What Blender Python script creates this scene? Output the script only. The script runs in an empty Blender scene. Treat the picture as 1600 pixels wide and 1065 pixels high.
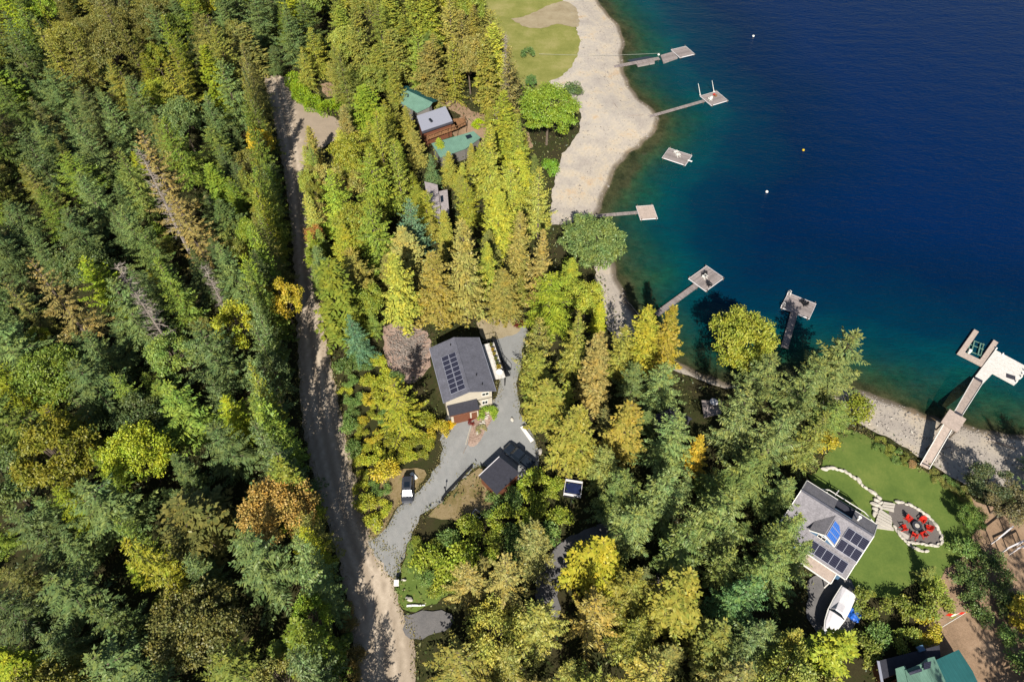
import bpy, math, random
import numpy as np
from mathutils import Vector, geometry
R = math.radians
random.seed(7); rng = np.random.default_rng(7)
C = bpy.context.scene.collection
# ------------------------------------------------------------------ camera model (photo pixels 1600x1065 -> world)
H, F, T = 100.0, 1067.0, R(38.5)
cT, sT = math.cos(T), math.sin(T)
W = -1.2                                   # lake level
def up(u, v, z=0.0):
    dx = (u-800)/F; dy = (532.5-v)/F
    y = dy*cT + sT; zz = dy*sT - cT
    s = (z-H)/zz
    return (dx*s, y*s)
def proj(x, y, z):
    z = z-H
    cy = y*cT + z*sT; cz = -y*sT + z*cT       # inverse rotation about X
    return 800 + F*x/(-cz), 532.5 - F*cy/(-cz), -cz
cam = bpy.data.cameras.new('camera'); co = bpy.data.objects.new('camera', cam); C.objects.link(co)
co.location = (0, 0, H); co.rotation_euler = (T, 0, 0); cam.sensor_width = 36; cam.lens = 36*F/1600
cam.clip_end = 5000; bpy.context.scene.camera = co
# ------------------------------------------------------------------ light
SUN_EL, SUN_AZ = 39, 180+3                # sun in the south (behind the camera)
sc = bpy.context.scene
wd = bpy.data.worlds.new('World'); sc.world = wd; wd.use_nodes = True
nt = wd.node_tree; bg = nt.nodes['Background']
sky = nt.nodes.new('ShaderNodeTexSky'); sky.sky_type = 'NISHITA'; sky.sun_disc = False
sky.sun_elevation = R(SUN_EL); sky.sun_rotation = R(SUN_AZ)
nt.links.new(sky.outputs[0], bg.inputs[0]); bg.inputs[1].default_value = 0.05
sl = bpy.data.lights.new('sun', 'SUN'); sl.energy = 5.0; sl.angle = R(0.5); sl.color = (1, .95, .86)
so = bpy.data.objects.new('sun', sl); C.objects.link(so)
az = R(SUN_AZ)
sv = Vector((math.sin(az)*math.cos(R(SUN_EL)), math.cos(az)*math.cos(R(SUN_EL)), math.sin(R(SUN_EL))))
so.rotation_euler = sv.to_track_quat('Z', 'Y').to_euler()
vs = sc.view_settings; vs.view_transform = 'Standard'; vs.look = 'None'; vs.gamma = 1; vs.exposure = 0.72
sc.cycles.diffuse_bounces = 1; sc.cycles.max_bounces = 6; sc.cycles.transparent_max_bounces = 8
# ------------------------------------------------------------------ materials
LS = 1.
def lin(c): return tuple(((x/255)/12.92 if x/255 <= .04045 else ((x/255+.055)/1.055)**2.4) for x in c)
def nodes(name):
    m = bpy.data.materials.new(name); m.use_nodes = True
    return m, m.node_tree, m.node_tree.nodes['Principled BSDF']
def N(t, kind, **kw):
    n = t.nodes.new(kind)
    for k, v in kw.items(): setattr(n, k, v)
    return n
def ramp(t, fac, stops, interp='LINEAR'):
    r = N(t, 'ShaderNodeValToRGB'); r.color_ramp.interpolation = interp
    e = r.color_ramp.elements
    while len(e) < len(stops): e.new(.5)
    for i, (p, c) in enumerate(stops):
        e[i].position = p; e[i].color = (*c[:3], 1)
    t.links.new(fac, r.inputs[0]); return r.outputs[0]
def noise(t, vec, scale, detail=4, rough=.6):
    n = N(t, 'ShaderNodeTexNoise'); n.inputs['Scale'].default_value = scale; n.inputs['Detail'].default_value = detail
    n.inputs['Roughness'].default_value = rough
    if vec is not None: t.links.new(vec, n.inputs['Vector'])
    return n.outputs[0]
def mix(t, fac, a, b, mode='MIX'):
    m = N(t, 'ShaderNodeMix', data_type='RGBA', blend_type=mode)
    for sock, val in ((m.inputs[0], fac), (m.inputs[6], a), (m.inputs[7], b)):
        if hasattr(val, 'links') or hasattr(val, 'is_linked'): t.links.new(val, sock)
        elif isinstance(val, (int, float)): sock.default_value = val
        else: sock.default_value = (*val[:3], 1)
    return m.outputs[2]
def bump(t, b, hgt, strength, dist=.05):
    n = N(t, 'ShaderNodeBump'); n.inputs['Strength'].default_value = strength; n.inputs['Distance'].default_value = dist
    t.links.new(hgt, n.inputs['Height']); t.links.new(n.outputs[0], b.inputs['Normal'])
def coords(t, kind='Object'): return N(t, 'ShaderNodeTexCoord').outputs[kind]
def wpos(t): return N(t, 'ShaderNodeNewGeometry').outputs['Position']
def plain(name, c, rough=.6, metal=0, var=.12, scale=3.0, spec=.4):
    kk = 1 if min(c) > 205 or metal > .5 else .72
    m, t, b = nodes(name); f = noise(t, coords(t), scale)
    c = [x*kk for x in lin(c)]
    t.links.new(ramp(t, f, [(.3, [x*(1-var) for x in c]), (.7, [min(1, x*(1+var)) for x in c])]), b.inputs['Base Color'])
    b.inputs['Roughness'].default_value = rough; b.inputs['Metallic'].default_value = metal
    b.inputs['Specular IOR Level'].default_value = spec; return m
def ground_mat(name, stops, s1=.12, s2=2.5, s3=9, grain=.35, b_=.5, dist=.08, k=.62):
    """two-scale blotchy ground with fine grain"""
    m, t, b = nodes(name); p = wpos(t)
    f1 = noise(t, p, s1, 5, .65); f2 = noise(t, p, s2, 6, .75); f3 = noise(t, p, s3, 3, .8)
    a = N(t, 'ShaderNodeMath', operation='MULTIPLY_ADD'); t.links.new(f2, a.inputs[0]); a.inputs[1].default_value = .55
    t.links.new(f1, a.inputs[2])
    s = N(t, 'ShaderNodeMath', operation='MULTIPLY'); t.links.new(a.outputs[0], s.inputs[0]); s.inputs[1].default_value = .645
    col = ramp(t, s.outputs[0], [(p_, [v*k for v in lin(c)]) for p_, c in stops])
    g = ramp(t, f3, [(.25, (1-grain,)*3), (.75, (1+grain*.4,)*3)])
    t.links.new(mix(t, 1.0, col, g, 'MULTIPLY'), b.inputs['Base Color'])
    b.inputs['Roughness'].default_value = .95; b.inputs['Specular IOR Level'].default_value = .15
    bump(t, b, f3, b_, dist); return m
M = {}
M['ground'] = ground_mat('forest_floor', [(.3, (60, 54, 38)), (.45, (84, 78, 50)), (.55, (72, 78, 40)), (.68, (116, 98, 72))], k=.5)
M['drygrass'] = ground_mat('dry_grass', [(.32, (116, 112, 62)), (.45, (150, 132, 88)), (.55, (178, 156, 118)), (.68, (128, 126, 60))], s1=.3)
M['field'] = ground_mat('meadow_grass', [(.35, (124, 130, 62)), (.5, (150, 150, 80)), (.62, (172, 164, 104))], s1=.15, k=.75)
M['sand'] = ground_mat('pale_sand', [(.35, (168, 150, 118)), (.5, (186, 170, 138)), (.65, (200, 184, 152))], s1=.3, grain=.15)
M['dirt'] = ground_mat('bare_earth', [(.32, (134, 112, 90)), (.5, (166, 138, 112)), (.66, (182, 156, 130))], s1=.25, k=.82)
M['slash'] = ground_mat('slash', [(.32, (138, 112, 98)), (.5, (176, 150, 134)), (.66, (196, 172, 156))], s1=.6, s3=5, grain=.6, k=.85)
M['lawn'] = ground_mat('mown_lawn', [(.36, (78, 98, 44)), (.5, (92, 110, 50)), (.64, (108, 120, 58))], s1=.2, s3=14, grain=.22, b_=.3, k=1.0)
M['patio'] = ground_mat('patio_gravel', [(.35, (124, 116, 112)), (.65, (144, 136, 130))], s3=12, grain=.15)
M['asphalt'] = ground_mat('asphalt', [(.35, (108, 106, 106)), (.65, (132, 128, 126))], s1=.3, grain=.2, k=.8)
def beach_mat():
    m, t, b = nodes('beach_gravel'); p = wpos(t)
    at = N(t, 'ShaderNodeAttribute', attribute_name='d').outputs['Fac']
    f1 = noise(t, p, .16, 6, .7); f3 = noise(t, p, 7, 4, .8); f4 = noise(t, p, 1.6, 6, .8)
    c1 = ramp(t, f1, [(.34, lin((172, 163, 155))), (.48, lin((186, 177, 166))), (.58, lin((198, 186, 168))), (.7, lin((196, 168, 136)))])
    w = N(t, 'ShaderNodeTexWave', wave_type='BANDS'); w.inputs['Scale'].default_value = .35; w.inputs['Distortion'].default_value = 3
    cv = N(t, 'ShaderNodeCombineXYZ'); t.links.new(at, cv.inputs[0]); t.links.new(cv.outputs[0], w.inputs['Vector'])
    c2 = mix(t, .05, c1, ramp(t, w.outputs[0], [(0, lin((134, 124, 112))), (1, lin((196, 186, 172)))]))
    wet = ramp(t, at, [(0, lin((70, 66, 54))), (.035, lin((96, 88, 74))), (.06, (1, 1, 1))])
    mr = N(t, 'ShaderNodeMath', operation='MULTIPLY'); t.links.new(at, mr.inputs[0]); mr.inputs[1].default_value = 1/14
    wet = ramp(t, mr.outputs[0], [(0, (.26, .24, .2)), (.05, (.4, .37, .32)), (.1, (.95, .93, .9)), (1, (1, 1, 1))])
    g = ramp(t, f3, [(.25, (.62, .62, .62)), (.75, (1.1, 1.1, 1.1))]); g2 = ramp(t, f4, [(.3, (.84, .84, .85)), (.7, (1.06, 1.05, 1.03))])
    t.links.new(mix(t, 1., mix(t, 1., mix(t, 1., c2, wet, 'MULTIPLY'), g, 'MULTIPLY'), g2, 'MULTIPLY'), b.inputs['Base Color'])
    b.inputs['Roughness'].default_value = .95; b.inputs['Specular IOR Level'].default_value = .15
    bump(t, b, f3, .5, .08); return m
M['beach'] = beach_mat()
def road_mat(name, base, track, edge):
    m, t, b = nodes(name); p = wpos(t)
    at = N(t, 'ShaderNodeAttribute', attribute_name='d').outputs['Fac']
    f1 = noise(t, p, .35, 6, .7); f3 = noise(t, p, 9, 4, .8)
    c = ramp(t, f1, [(.28, [x*.82 for x in lin(base)]), (.42, [x*.96 for x in lin(base)]), (.7, [x*1.12 for x in lin(base)])])
    fb = N(t, 'ShaderNodeMath', operation='MULTIPLY'); t.links.new(at, fb.inputs[0]); t.links.new(ramp(t, noise(t, p, .9, 5, .7), [(.3, (.3,)*3), (.6, (1,)*3)]), fb.inputs[1])
    c = mix(t, fb.outputs[0], c, lin(track))
    g = ramp(t, f3, [(.25, (.78,)*3), (.75, (1.08,)*3)])
    t.links.new(mix(t, 1., c, g, 'MULTIPLY'), b.inputs['Base Color'])
    b.inputs['Roughness'].default_value = .95; b.inputs['Specular IOR Level'].default_value = .15
    bump(t, b, f3, .4, .05); return m
M['road'] = road_mat('gravel_road', (152, 137, 119), (198, 182, 162), (120, 104, 80))
M['drive'] = road_mat('crushed_rock', (136, 136, 134), (152, 150, 147), (120, 104, 80))
def water_mat():
    m, t, b = nodes('lake_water'); p = wpos(t)
    at = N(t, 'ShaderNodeAttribute', attribute_name='d').outputs['Fac']
    # soft irregularity of depth
    f = noise(t, p, .05, 5, .6); f2 = noise(t, p, .6, 6, .75)
    q = N(t, 'ShaderNodeMath', operation='MULTIPLY_ADD'); t.links.new(f, q.inputs[0]); q.inputs[1].default_value = 24; q.inputs[2].default_value = -12
    s = N(t, 'ShaderNodeMath', operation='MINIMUM'); t.links.new(at, s.inputs[1]); t.links.new(q.outputs[0], s.inputs[0])
    a = N(t, 'ShaderNodeMath', operation='ADD'); t.links.new(at, a.inputs[0]); t.links.new(s.outputs[0], a.inputs[1])
    d = N(t, 'ShaderNodeMath', operation='MULTIPLY'); t.links.new(a.outputs[0], d.inputs[0]); d.inputs[1].default_value = 1/56
    col = ramp(t, d.outputs[0], [(0, lin((66, 70, 52))), (.045, lin((38, 80, 58))), (.1, lin((14, 72, 62))), (.2, lin((2, 60, 66))), (.36, lin((0, 40, 60))), (.62, lin((0, 27, 58))), (1, lin((0, 28, 68)))])
    weed = ramp(t, f2, [(.35, (.55, .6, .6)), (.65, (1.5, 1.5, 1.3))])
    wf = ramp(t, d.outputs[0], [(0, (1, 1, 1)), (.22, (.15,)*3), (.4, (0, 0, 0))])
    col = mix(t, wf, col, mix(t, 1., col, weed, 'MULTIPLY'))
    t.links.new(col, b.inputs['Base Color'])
    b.inputs['Roughness'].default_value = .14; b.inputs['IOR'].default_value = 1.33; b.inputs['Specular IOR Level'].default_value = .13
    mp = N(t, 'ShaderNodeMapping'); mp.inputs['Rotation'].default_value = (0, 0, R(38)); mp.inputs['Scale'].default_value = (.4, 1.0, 1)
    t.links.new(p, mp.inputs[0])
    n1 = noise(t, mp.outputs[0], 1.7, 4, .6); n2 = noise(t, mp.outputs[0], .35, 2, .5)
    ad = N(t, 'ShaderNodeMath', operation='MULTIPLY_ADD'); t.links.new(n2, ad.inputs[0]); ad.inputs[1].default_value = 1.5; t.links.new(n1, ad.inputs[2])
    bump(t, b, ad.outputs[0], .55, .4)
    tr = N(t, 'ShaderNodeBsdfTransparent'); tr.inputs[0].default_value = (.75, .82, .72, 1)
    mr = N(t, 'ShaderNodeMath', operation='MULTIPLY'); t.links.new(at, mr.inputs[0]); mr.inputs[1].default_value = 1/15
    fac = ramp(t, mr.outputs[0], [(0, (.06,)*3), (.15, (.28,)*3), (.5, (.62,)*3), (1, (1,)*3)])
    mx = N(t, 'ShaderNodeMixShader'); t.links.new(fac, mx.inputs[0]); t.links.new(tr.outputs[0], mx.inputs[1]); t.links.new(b.outputs[0], mx.inputs[2])
    t.links.new(mx.outputs[0], t.nodes['Material Output'].inputs[0]); return m
M['water'] = water_mat()
M['bed'] = ground_mat('lake_bed', [(.38, (56, 62, 44)), (.5, (104, 98, 72)), (.62, (136, 126, 98))], s1=.35, s2=1.6, s3=4, grain=.6)
def leaf_mat(name, tl=.14):
    m, t, b = nodes(name)
    oi = N(t, 'ShaderNodeObjectInfo'); ge = N(t, 'ShaderNodeNewGeometry')
    f = noise(t, coords(t), .22, 3, .6)
    br = N(t, 'ShaderNodeMath', operation='ADD'); t.links.new(f, br.inputs[0]); t.links.new(ge.outputs['Random Per Island'], br.inputs[1])
    b1 = N(t, 'ShaderNodeMath', operation='MULTIPLY_ADD'); t.links.new(br.outputs[0], b1.inputs[0]); b1.inputs[1].default_value = 1.6; b1.inputs[2].default_value = -1.3
    b1.use_clamp = True
    b2 = N(t, 'ShaderNodeMath', operation='MULTIPLY'); t.links.new(b1.outputs[0], b2.inputs[0]); t.links.new(oi.outputs['Alpha'], b2.inputs[1])
    var = ramp(t, ge.outputs['Random Per Island'], [(0, (.68, .76, .74)), (.5, (1, 1, 1)), (1, (1.3, 1.27, 1.08))])
    c = mix(t, 1., oi.outputs['Color'], var, 'MULTIPLY')
    hue = ramp(t, noise(t, coords(t), .55, 4, .65), [(.32, (.8, 1.0, 1.05)), (.5, (1, 1, 1)), (.68, (1.28, 1.08, .75))])
    c = mix(t, 1., c, hue, 'MULTIPLY')
    c = mix(t, b2.outputs[0], c, lin((140, 130, 74)))
    d = N(t, 'ShaderNodeBsdfDiffuse'); tr = N(t, 'ShaderNodeBsdfTranslucent'); g = N(t, 'ShaderNodeBsdfGlossy'); g.inputs['Roughness'].default_value = .5
    t.links.new(c, d.inputs[0]); t.links.new(c, tr.inputs[0])
    m1 = N(t, 'ShaderNodeMixShader'); m1.inputs[0].default_value = tl; t.links.new(d.outputs[0], m1.inputs[1]); t.links.new(tr.outputs[0], m1.inputs[2])
    m2 = N(t, 'ShaderNodeMixShader'); m2.inputs[0].default_value = .03; t.links.new(m1.outputs[0], m2.inputs[1]); t.links.new(g.outputs[0], m2.inputs[2])
    t.links.new(m2.outputs[0], t.nodes['Material Output'].inputs[0]); return m
M['leaf'] = leaf_mat('foliage')
M['bark'] = plain('bark', (112, 98, 84), .9, var=.35, scale=2)
M['deadwood'] = plain('dead_wood', (158, 146, 136), .9, var=.25, scale=2)
def plank_mat(name, c, axis='X', w=.16, rough=.85, var=.22):
    m, t, b = nodes(name); p = coords(t)
    sx = N(t, 'ShaderNodeSeparateXYZ'); t.links.new(p, sx.inputs[0])
    d = N(t, 'ShaderNodeMath', operation='DIVIDE'); t.links.new(sx.outputs[axis], d.inputs[0]); d.inputs[1].default_value = w
    fl = N(t, 'ShaderNodeMath', operation='FLOOR'); t.links.new(d.outputs[0], fl.inputs[0])
    wn = N(t, 'ShaderNodeTexWhiteNoise', noise_dimensions='1D'); t.links.new(fl.outputs[0], wn.inputs['W'])
    fr = N(t, 'ShaderNodeMath', operation='FRACT'); t.links.new(d.outputs[0], fr.inputs[0])
    gap = ramp(t, fr.outputs[0], [(0, (.35,)*3), (.12, (1,)*3), (1, (1,)*3)])
    c = [x*(.9 if min(c) > 205 else .72) for x in lin(c)]; col = ramp(t, wn.outputs[0], [(0, [x*(1-var) for x in c]), (1, [x*(1+var) for x in c])])
    gr = ramp(t, noise(t, p, 2.2, 5, .7), [(.3, (.7,)*3), (.7, (1.1,)*3)])
    t.links.new(mix(t, 1., mix(t, 1., col, gap, 'MULTIPLY'), gr, 'MULTIPLY'), b.inputs['Base Color'])
    b.inputs['Roughness'].default_value = rough; return m
M['dock'] = plank_mat('weathered_planks', (158, 146, 142), 'X', .2)
M['dock_y'] = plank_mat('weathered_planks_across', (162, 150, 146), 'Y', .25)
M['tan'] = plank_mat('tan_decking', (206, 186, 172), 'X', .16, var=.06)
M['whitedeck'] = plank_mat('white_decking', (222, 216, 208), 'X', .5, var=.03)
M['wood'] = plank_mat('brown_planks', (156, 112, 74), 'X', .2)
M['float'] = plain('dock_float', (52, 60, 70), .6)
M['white'] = plain('white_paint', (226, 222, 214), .5, var=.04)
M['cream'] = plain('cream_siding', (198, 188, 170), .7, var=.05)
M['bluewall'] = plain('blue_siding', (92, 128, 160), .7, var=.06)
M['greywall'] = plain('grey_siding', (120, 116, 112), .8)
M['brownwall'] = plain('brown_door', (120, 74, 52), .7)
M['dark'] = plain('dark_trim', (34, 34, 38), .6)
M['black'] = plain('black_rubber', (18, 18, 20), .7)
M['glass'] = plain('window_glass', (30, 38, 48), .08, var=.02, spec=.8)
M['silver'] = plain('pale_metal_roof', (176, 178, 192), .45, metal=.15, var=.03)
M['red'] = plain('red_plastic', (214, 44, 26), .45, var=.06)
M['concrete'] = plain('concrete', (200, 192, 180), .85, var=.08)
M['rock'] = plain('pale_boulder', (204, 196, 182), .9, var=.22, scale=1.6)
M['bluetarp'] = plain('blue_tarp', (20, 92, 190), .5, var=.25, scale=2)
M['canvas'] = plain('pale_canvas', (212, 207, 208), .7, var=.08)
M['cobble'] = plain('grey_cobble', (150, 142, 134), .9, var=.4, scale=1.5)
M['navytarp'] = plain('navy_tarp', (36, 46, 84), .4, var=.25, scale=2)
M['pot'] = plain('dark_pot', (70, 56, 48), .7)
M['yellow'] = plain('yellow_plastic', (220, 180, 40), .5)
M['cable'] = plain('grey_rope', (170, 170, 160), .8)
def shingle(name, c, s=1.0):
    m, t, b = nodes(name); p = coords(t)
    br = N(t, 'ShaderNodeTexBrick'); br.inputs['Scale'].default_value = 2.2; br.inputs['Mortar Size'].default_value = .03
    c = lin(c)
    br.inputs['Color1'].default_value = (*[x*.8 for x in c], 1); br.inputs['Color2'].default_value = (*[x*1.15 for x in c], 1); br.inputs['Mortar'].default_value = (*[x*.6 for x in c], 1)
    t.links.new(p, br.inputs['Vector'])
    g = ramp(t, noise(t, p, .8, 6, .75), [(.3, (.74,)*3), (.7, (1.14,)*3)])
    t.links.new(mix(t, 1., br.outputs[0], g, 'MULTIPLY'), b.inputs['Base Color']); b.inputs['Roughness'].default_value = .9; return m
M['shingle'] = shingle('charcoal_shingles', (98, 98, 108)); M['shingle2'] = shingle('grey_shingles', (136, 132, 136))
def metal_ribs(name, c, axis='X', w=.45):
    m, t, b = nodes(name); p = coords(t); sx = N(t, 'ShaderNodeSeparateXYZ'); t.links.new(p, sx.inputs[0])
    d = N(t, 'ShaderNodeMath', operation='DIVIDE'); t.links.new(sx.outputs[axis], d.inputs[0]); d.inputs[1].default_value = w
    fr = N(t, 'ShaderNodeMath', operation='FRACT'); t.links.new(d.outputs[0], fr.inputs[0])
    c = lin(c); col = ramp(t, fr.outputs[0], [(0, [x*1.25 for x in c]), (.1, [x*1.2 for x in c]), (.16, [x*.72 for x in c]), (.3, c), (1, c)])
    gr = ramp(t, noise(t, p, .7, 5, .7), [(.3, (.82,)*3), (.7, (1.1,)*3)])
    t.links.new(mix(t, 1., col, gr, 'MULTIPLY'), b.inputs['Base Color']); b.inputs['Roughness'].default_value = .45; return m
M['green'] = metal_ribs('green_metal_roof', (96, 128, 112)); M['green_shaded'] = metal_ribs('green_metal_roof_shaded', (40, 92, 92), w=.6)  # second one: darker, bluer copy of the green roof, shade put into its colour
M['greyroof'] = shingle('pinkish_grey_shingles', (160, 150, 150))
M['darkroof'] = plain('flat_dark_roof', (58, 58, 68), .8, var=.2)
def solar_mat(name, c):
    m, t, b = nodes(name); p = coords(t)
    br = N(t, 'ShaderNodeTexBrick'); br.offset = 0; br.inputs['Scale'].default_value = 1; br.inputs['Brick Width'].default_value = .17; br.inputs['Row Height'].default_value = .17
    br.inputs['Mortar Size'].default_value = .012; c = lin(c)
    br.inputs['Color1'].default_value = (*c, 1); br.inputs['Color2'].default_value = (*[x*1.15 for x in c], 1); br.inputs['Mortar'].default_value = (*[x*2+.03 for x in c], 1)
    t.links.new(p, br.inputs['Vector']); t.links.new(br.outputs[0], b.inputs['Base Color']); b.inputs['Roughness'].default_value = .15; return m
M['solar'] = solar_mat('solar_cells', (32, 32, 46)); M['solarblue'] = solar_mat('blue_solar_cells', (44, 84, 150))
def paint(name, c):
    m, t, b = nodes(name); b.inputs['Roughness'].default_value = .25; b.inputs['Coat Weight'].default_value = .6; b.inputs['Coat Roughness'].default_value = .05
    c = lin(c); t.links.new(ramp(t, noise(t, coords(t), 1.5), [(.3, [x*.9 for x in c]), (.7, [x*1.1 for x in c])]), b.inputs['Base Color']); return m
M['carpaint'] = paint('charcoal_car_paint', (52, 54, 60)); M['truckpaint'] = paint('black_truck_paint', (30, 36, 44))
M['chrome'] = plain('bright_metal', (190, 190, 195), .25, metal=.8)
# ------------------------------------------------------------------ object helpers
def link(name, me, parent=None, mat=None, loc=None, rz=0):
    o = bpy.data.objects.new(name, me); C.objects.link(o)
    if mat is not None and me is not None: me.materials.clear(); me.materials.append(M[mat])
    if parent is not None: o.parent = parent
    if loc is not None: o.location = loc
    if rz: o.rotation_euler = (0, 0, rz)
    return o
def tag(o, label=None, cat=None, group=None, kind=None):
    if label: o['label'] = label
    if cat: o['category'] = cat
    if group: o['group'] = group
    if kind: o['kind'] = kind
    return o
def root(name, label, cat, loc=(0, 0, 0), rz=0, group=None):
    o = link(name, None, loc=loc, rz=rz); return tag(o, label, cat, group)
def copy_tree(o, loc=None, rz=None, label=None, group=None, parent=None, scale=None):
    c = o.copy(); C.objects.link(c)
    if parent is not None: c.parent = parent
    if loc is not None: c.location = loc
    if rz is not None: c.rotation_euler = (0, 0, rz)
    if scale is not None: c.scale = scale
    if label: c['label'] = label
    if group: c['group'] = group
    for ch in list(o.children): copy_tree(ch, parent=c)
    return c
class MB:
    def __init__(s): s.v = []; s.f = []
    def poly(s, pts):
        n = len(s.v); s.v += [tuple(p) for p in pts]; s.f.append(list(range(n, n+len(pts)))); return s
    def hexa(s, b, t):                       # bottom loop, top loop (same length)
        n = len(s.v); k = len(b); s.v += [tuple(p) for p in b]+[tuple(p) for p in t]
        s.f.append([n+i for i in range(k)][::-1]); s.f.append([n+k+i for i in range(k)])
        for i in range(k): j = (i+1) % k; s.f.append([n+i, n+j, n+k+j, n+k+i])
        return s
    def box(s, x0, x1, y0, y1, z0, z1):
        c = [(x0, y0), (x1, y0), (x1, y1), (x0, y1)]
        return s.hexa([(*p, z0) for p in c], [(*p, z1) for p in c])
    def prism(s, pts, z0, z1):
        return s.hexa([(x, y, z0) for x, y in pts], [(x, y, z1) for x, y in pts])
    def slab(s, pts3, th):
        return s.hexa([(x, y, z-th) for x, y, z in pts3], pts3)
    def beam(s, a, b, w, h=None):
        h = h or w; a = Vector(a); b = Vector(b); d = (b-a).normalized()
        u = d.cross(Vector((0, 0, 1)));
        if u.length < 1e-3: u = Vector((1, 0, 0))
        u.normalize(); w_ = u*w/2; n_ = d.cross(u).normalized()*h/2
        return s.hexa([a-w_-n_, a+w_-n_, a+w_+n_, a-w_+n_], [b-w_-n_, b+w_-n_, b+w_+n_, b-w_+n_])
    def tube(s, pts, rad, k=6):
        pts = [Vector(p) for p in pts]; n = len(s.v)
        for i, p in enumerate(pts):
            d = (pts[min(i+1, len(pts)-1)]-pts[max(i-1, 0)]).normalized()
            u = d.cross(Vector((.3, .1, 1))).normalized(); w = d.cross(u)
            for j in range(k):
                a = 2*math.pi*j/k; s.v.append(tuple(p+(u*math.cos(a)+w*math.sin(a))*rad[i]))
        for i in range(len(pts)-1):
            for j in range(k):
                q = (j+1) % k; s.f.append([n+i*k+j, n+i*k+q, n+(i+1)*k+q, n+(i+1)*k+j])
        s.f.append([n+j for j in range(k)][::-1]); s.f.append([n+(len(pts)-1)*k+j for j in range(k)]); return s
    def cyl(s, x, y, z0, z1, r, k=14, r2=None):
        r2 = r if r2 is None else r2
        a = [2*math.pi*j/k for j in range(k)]
        return s.hexa([(x+r*math.cos(t), y+r*math.sin(t), z0) for t in a], [(x+r2*math.cos(t), y+r2*math.sin(t), z1) for t in a])
    def loft(s, secs):
        n = len(s.v); k = len(secs[0])
        for q in secs: s.v += [tuple(p) for p in q]
        for i in range(len(secs)-1):
            for j in range(k):
                q = (j+1) % k; s.f.append([n+i*k+j, n+i*k+q, n+(i+1)*k+q, n+(i+1)*k+j])
        s.f.append([n+j for j in range(k)][::-1]); s.f.append([n+(len(secs)-1)*k+j for j in range(k)]); return s
    def build(s, name, mat, parent=None, loc=None, rz=0, smooth=False, bevel=0, ori=None):
        me = bpy.data.meshes.new(name); me.from_pydata(s.v, [], s.f); me.update()
        import bmesh
        bm = bmesh.new(); bm.from_mesh(me); bmesh.ops.recalc_face_normals(bm, faces=bm.faces); bm.to_mesh(me); bm.free()
        if smooth: me.shade_smooth()
        o = link(name, me, parent, mat, loc, rz)
        if bevel:
            b = o.modifiers.new('b', 'BEVEL'); b.width = bevel; b.segments = 2; b.limit_method = 'ANGLE'
        if ori: o.rotation_euler = ori
        return o
# ------------------------------------------------------------------ shoreline / terrain
SHpx = [(925, -60), (935, 0), (950, 20), (968, 45), (975, 70), (973, 92), (976, 118), (985, 135), (1000, 155), (1018, 170), (1029, 185), (1026, 203), (1005, 223), (985, 240), (965, 262), (950, 290), (938, 325), (934, 348), (945, 378), (958, 400), (964, 430), (975, 458), (990, 485), (1015, 520), (1042, 555), (1080, 575), (1120, 592), (1165, 604), (1210, 610), (1260, 604), (1300, 600), (1340, 608), (1380, 622), (1420, 637), (1455, 650), (1500, 663), (1550, 674), (1600, 681), (1680, 690), (1800, 700)]
SH = [up(u, v, W) for u, v in SHpx]
def catmull(pts, n=5):
    out = []
    P = [pts[0]]+list(pts)+[pts[-1]]
    for i in range(1, len(P)-2):
        a, b, c, d = [np.array(P[i+k], float) for k in (-1, 0, 1, 2)]
        for j in range(n):
            t = j/n; out.append(tuple(.5*((2*b)+(-a+c)*t+(2*a-5*b+4*c-d)*t*t+(-a+3*b-3*c+d)*t**3)))
    out.append(tuple(pts[-1])); return out
SH = catmull(SH, 4)
SH = [(x+.25*math.sin(i*1.3)+.2*math.sin(i*.53+1), y+.25*math.cos(i*1.7)) for i, (x, y) in enumerate(SH)]
SH = [(SH[0][0]-20, 700)]+SH+[(900, SH[-1][1]-40)]
LAKE = SH+[(900, 700)]
def inside(poly, x, y):
    x = np.asarray(x, float); y = np.asarray(y, float); r = np.zeros(x.shape, bool); n = len(poly)
    for i in range(n):
        x0, y0 = poly[i]; x1, y1 = poly[(i+1) % n]
        if y0 == y1: continue
        c = ((y0 > y) != (y1 > y)) & (x < (x1-x0)*(y-y0)/(y1-y0)+x0); r ^= c
    return r
def dline(pts, x, y):
    x = np.asarray(x, float); y = np.asarray(y, float); d = np.full(x.shape, 1e9)
    for (x0, y0), (x1, y1) in zip(pts[:-1], pts[1:]):
        L = (x1-x0)**2+(y1-y0)**2
        t = np.clip(((x-x0)*(x1-x0)+(y-y0)*(y1-y0))/max(L, 1e-9), 0, 1)
        d = np.minimum(d, np.hypot(x-x0-t*(x1-x0), y-y0-t*(y1-y0)))
    return d
def shore_exact(x, y):
    d = dline(SH, x, y); return np.where(inside(LAKE, x, y), -d, d)
_gx = np.arange(-200, 260.5, 1.); _gy = np.arange(-40, 320.5, 1.); _X, _Y = np.meshgrid(_gx, _gy); _D = shore_exact(_X.ravel(), _Y.ravel()).reshape(_X.shape)
def shore_d(x, y):
    x = np.asarray(x, float); y = np.asarray(y, float)
    if x.size and (x.min() < -199 or x.max() > 259 or y.min() < -39 or y.max() > 319): return shore_exact(x, y)
    fx = x+200; fy = y+40; i = fx.astype(int); j = fy.astype(int); a = fx-i; b = fy-j
    return (_D[j, i]*(1-a)+_D[j, i+1]*a)*(1-b)+(_D[j+1, i]*(1-a)+_D[j+1, i+1]*a)*b
def land_h(x, y):
    d = shore_d(x, y); return np.where(d > 0, W+np.minimum(1.2, d*.1), W-np.minimum(7, -d*.22))
def upg(u, v):
    z = 0.
    for _ in range(3): x, y = up(u, v, z); z = float(land_h(np.array([x]), np.array([y]))[0]); z = max(z, W)
    return x, y
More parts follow.
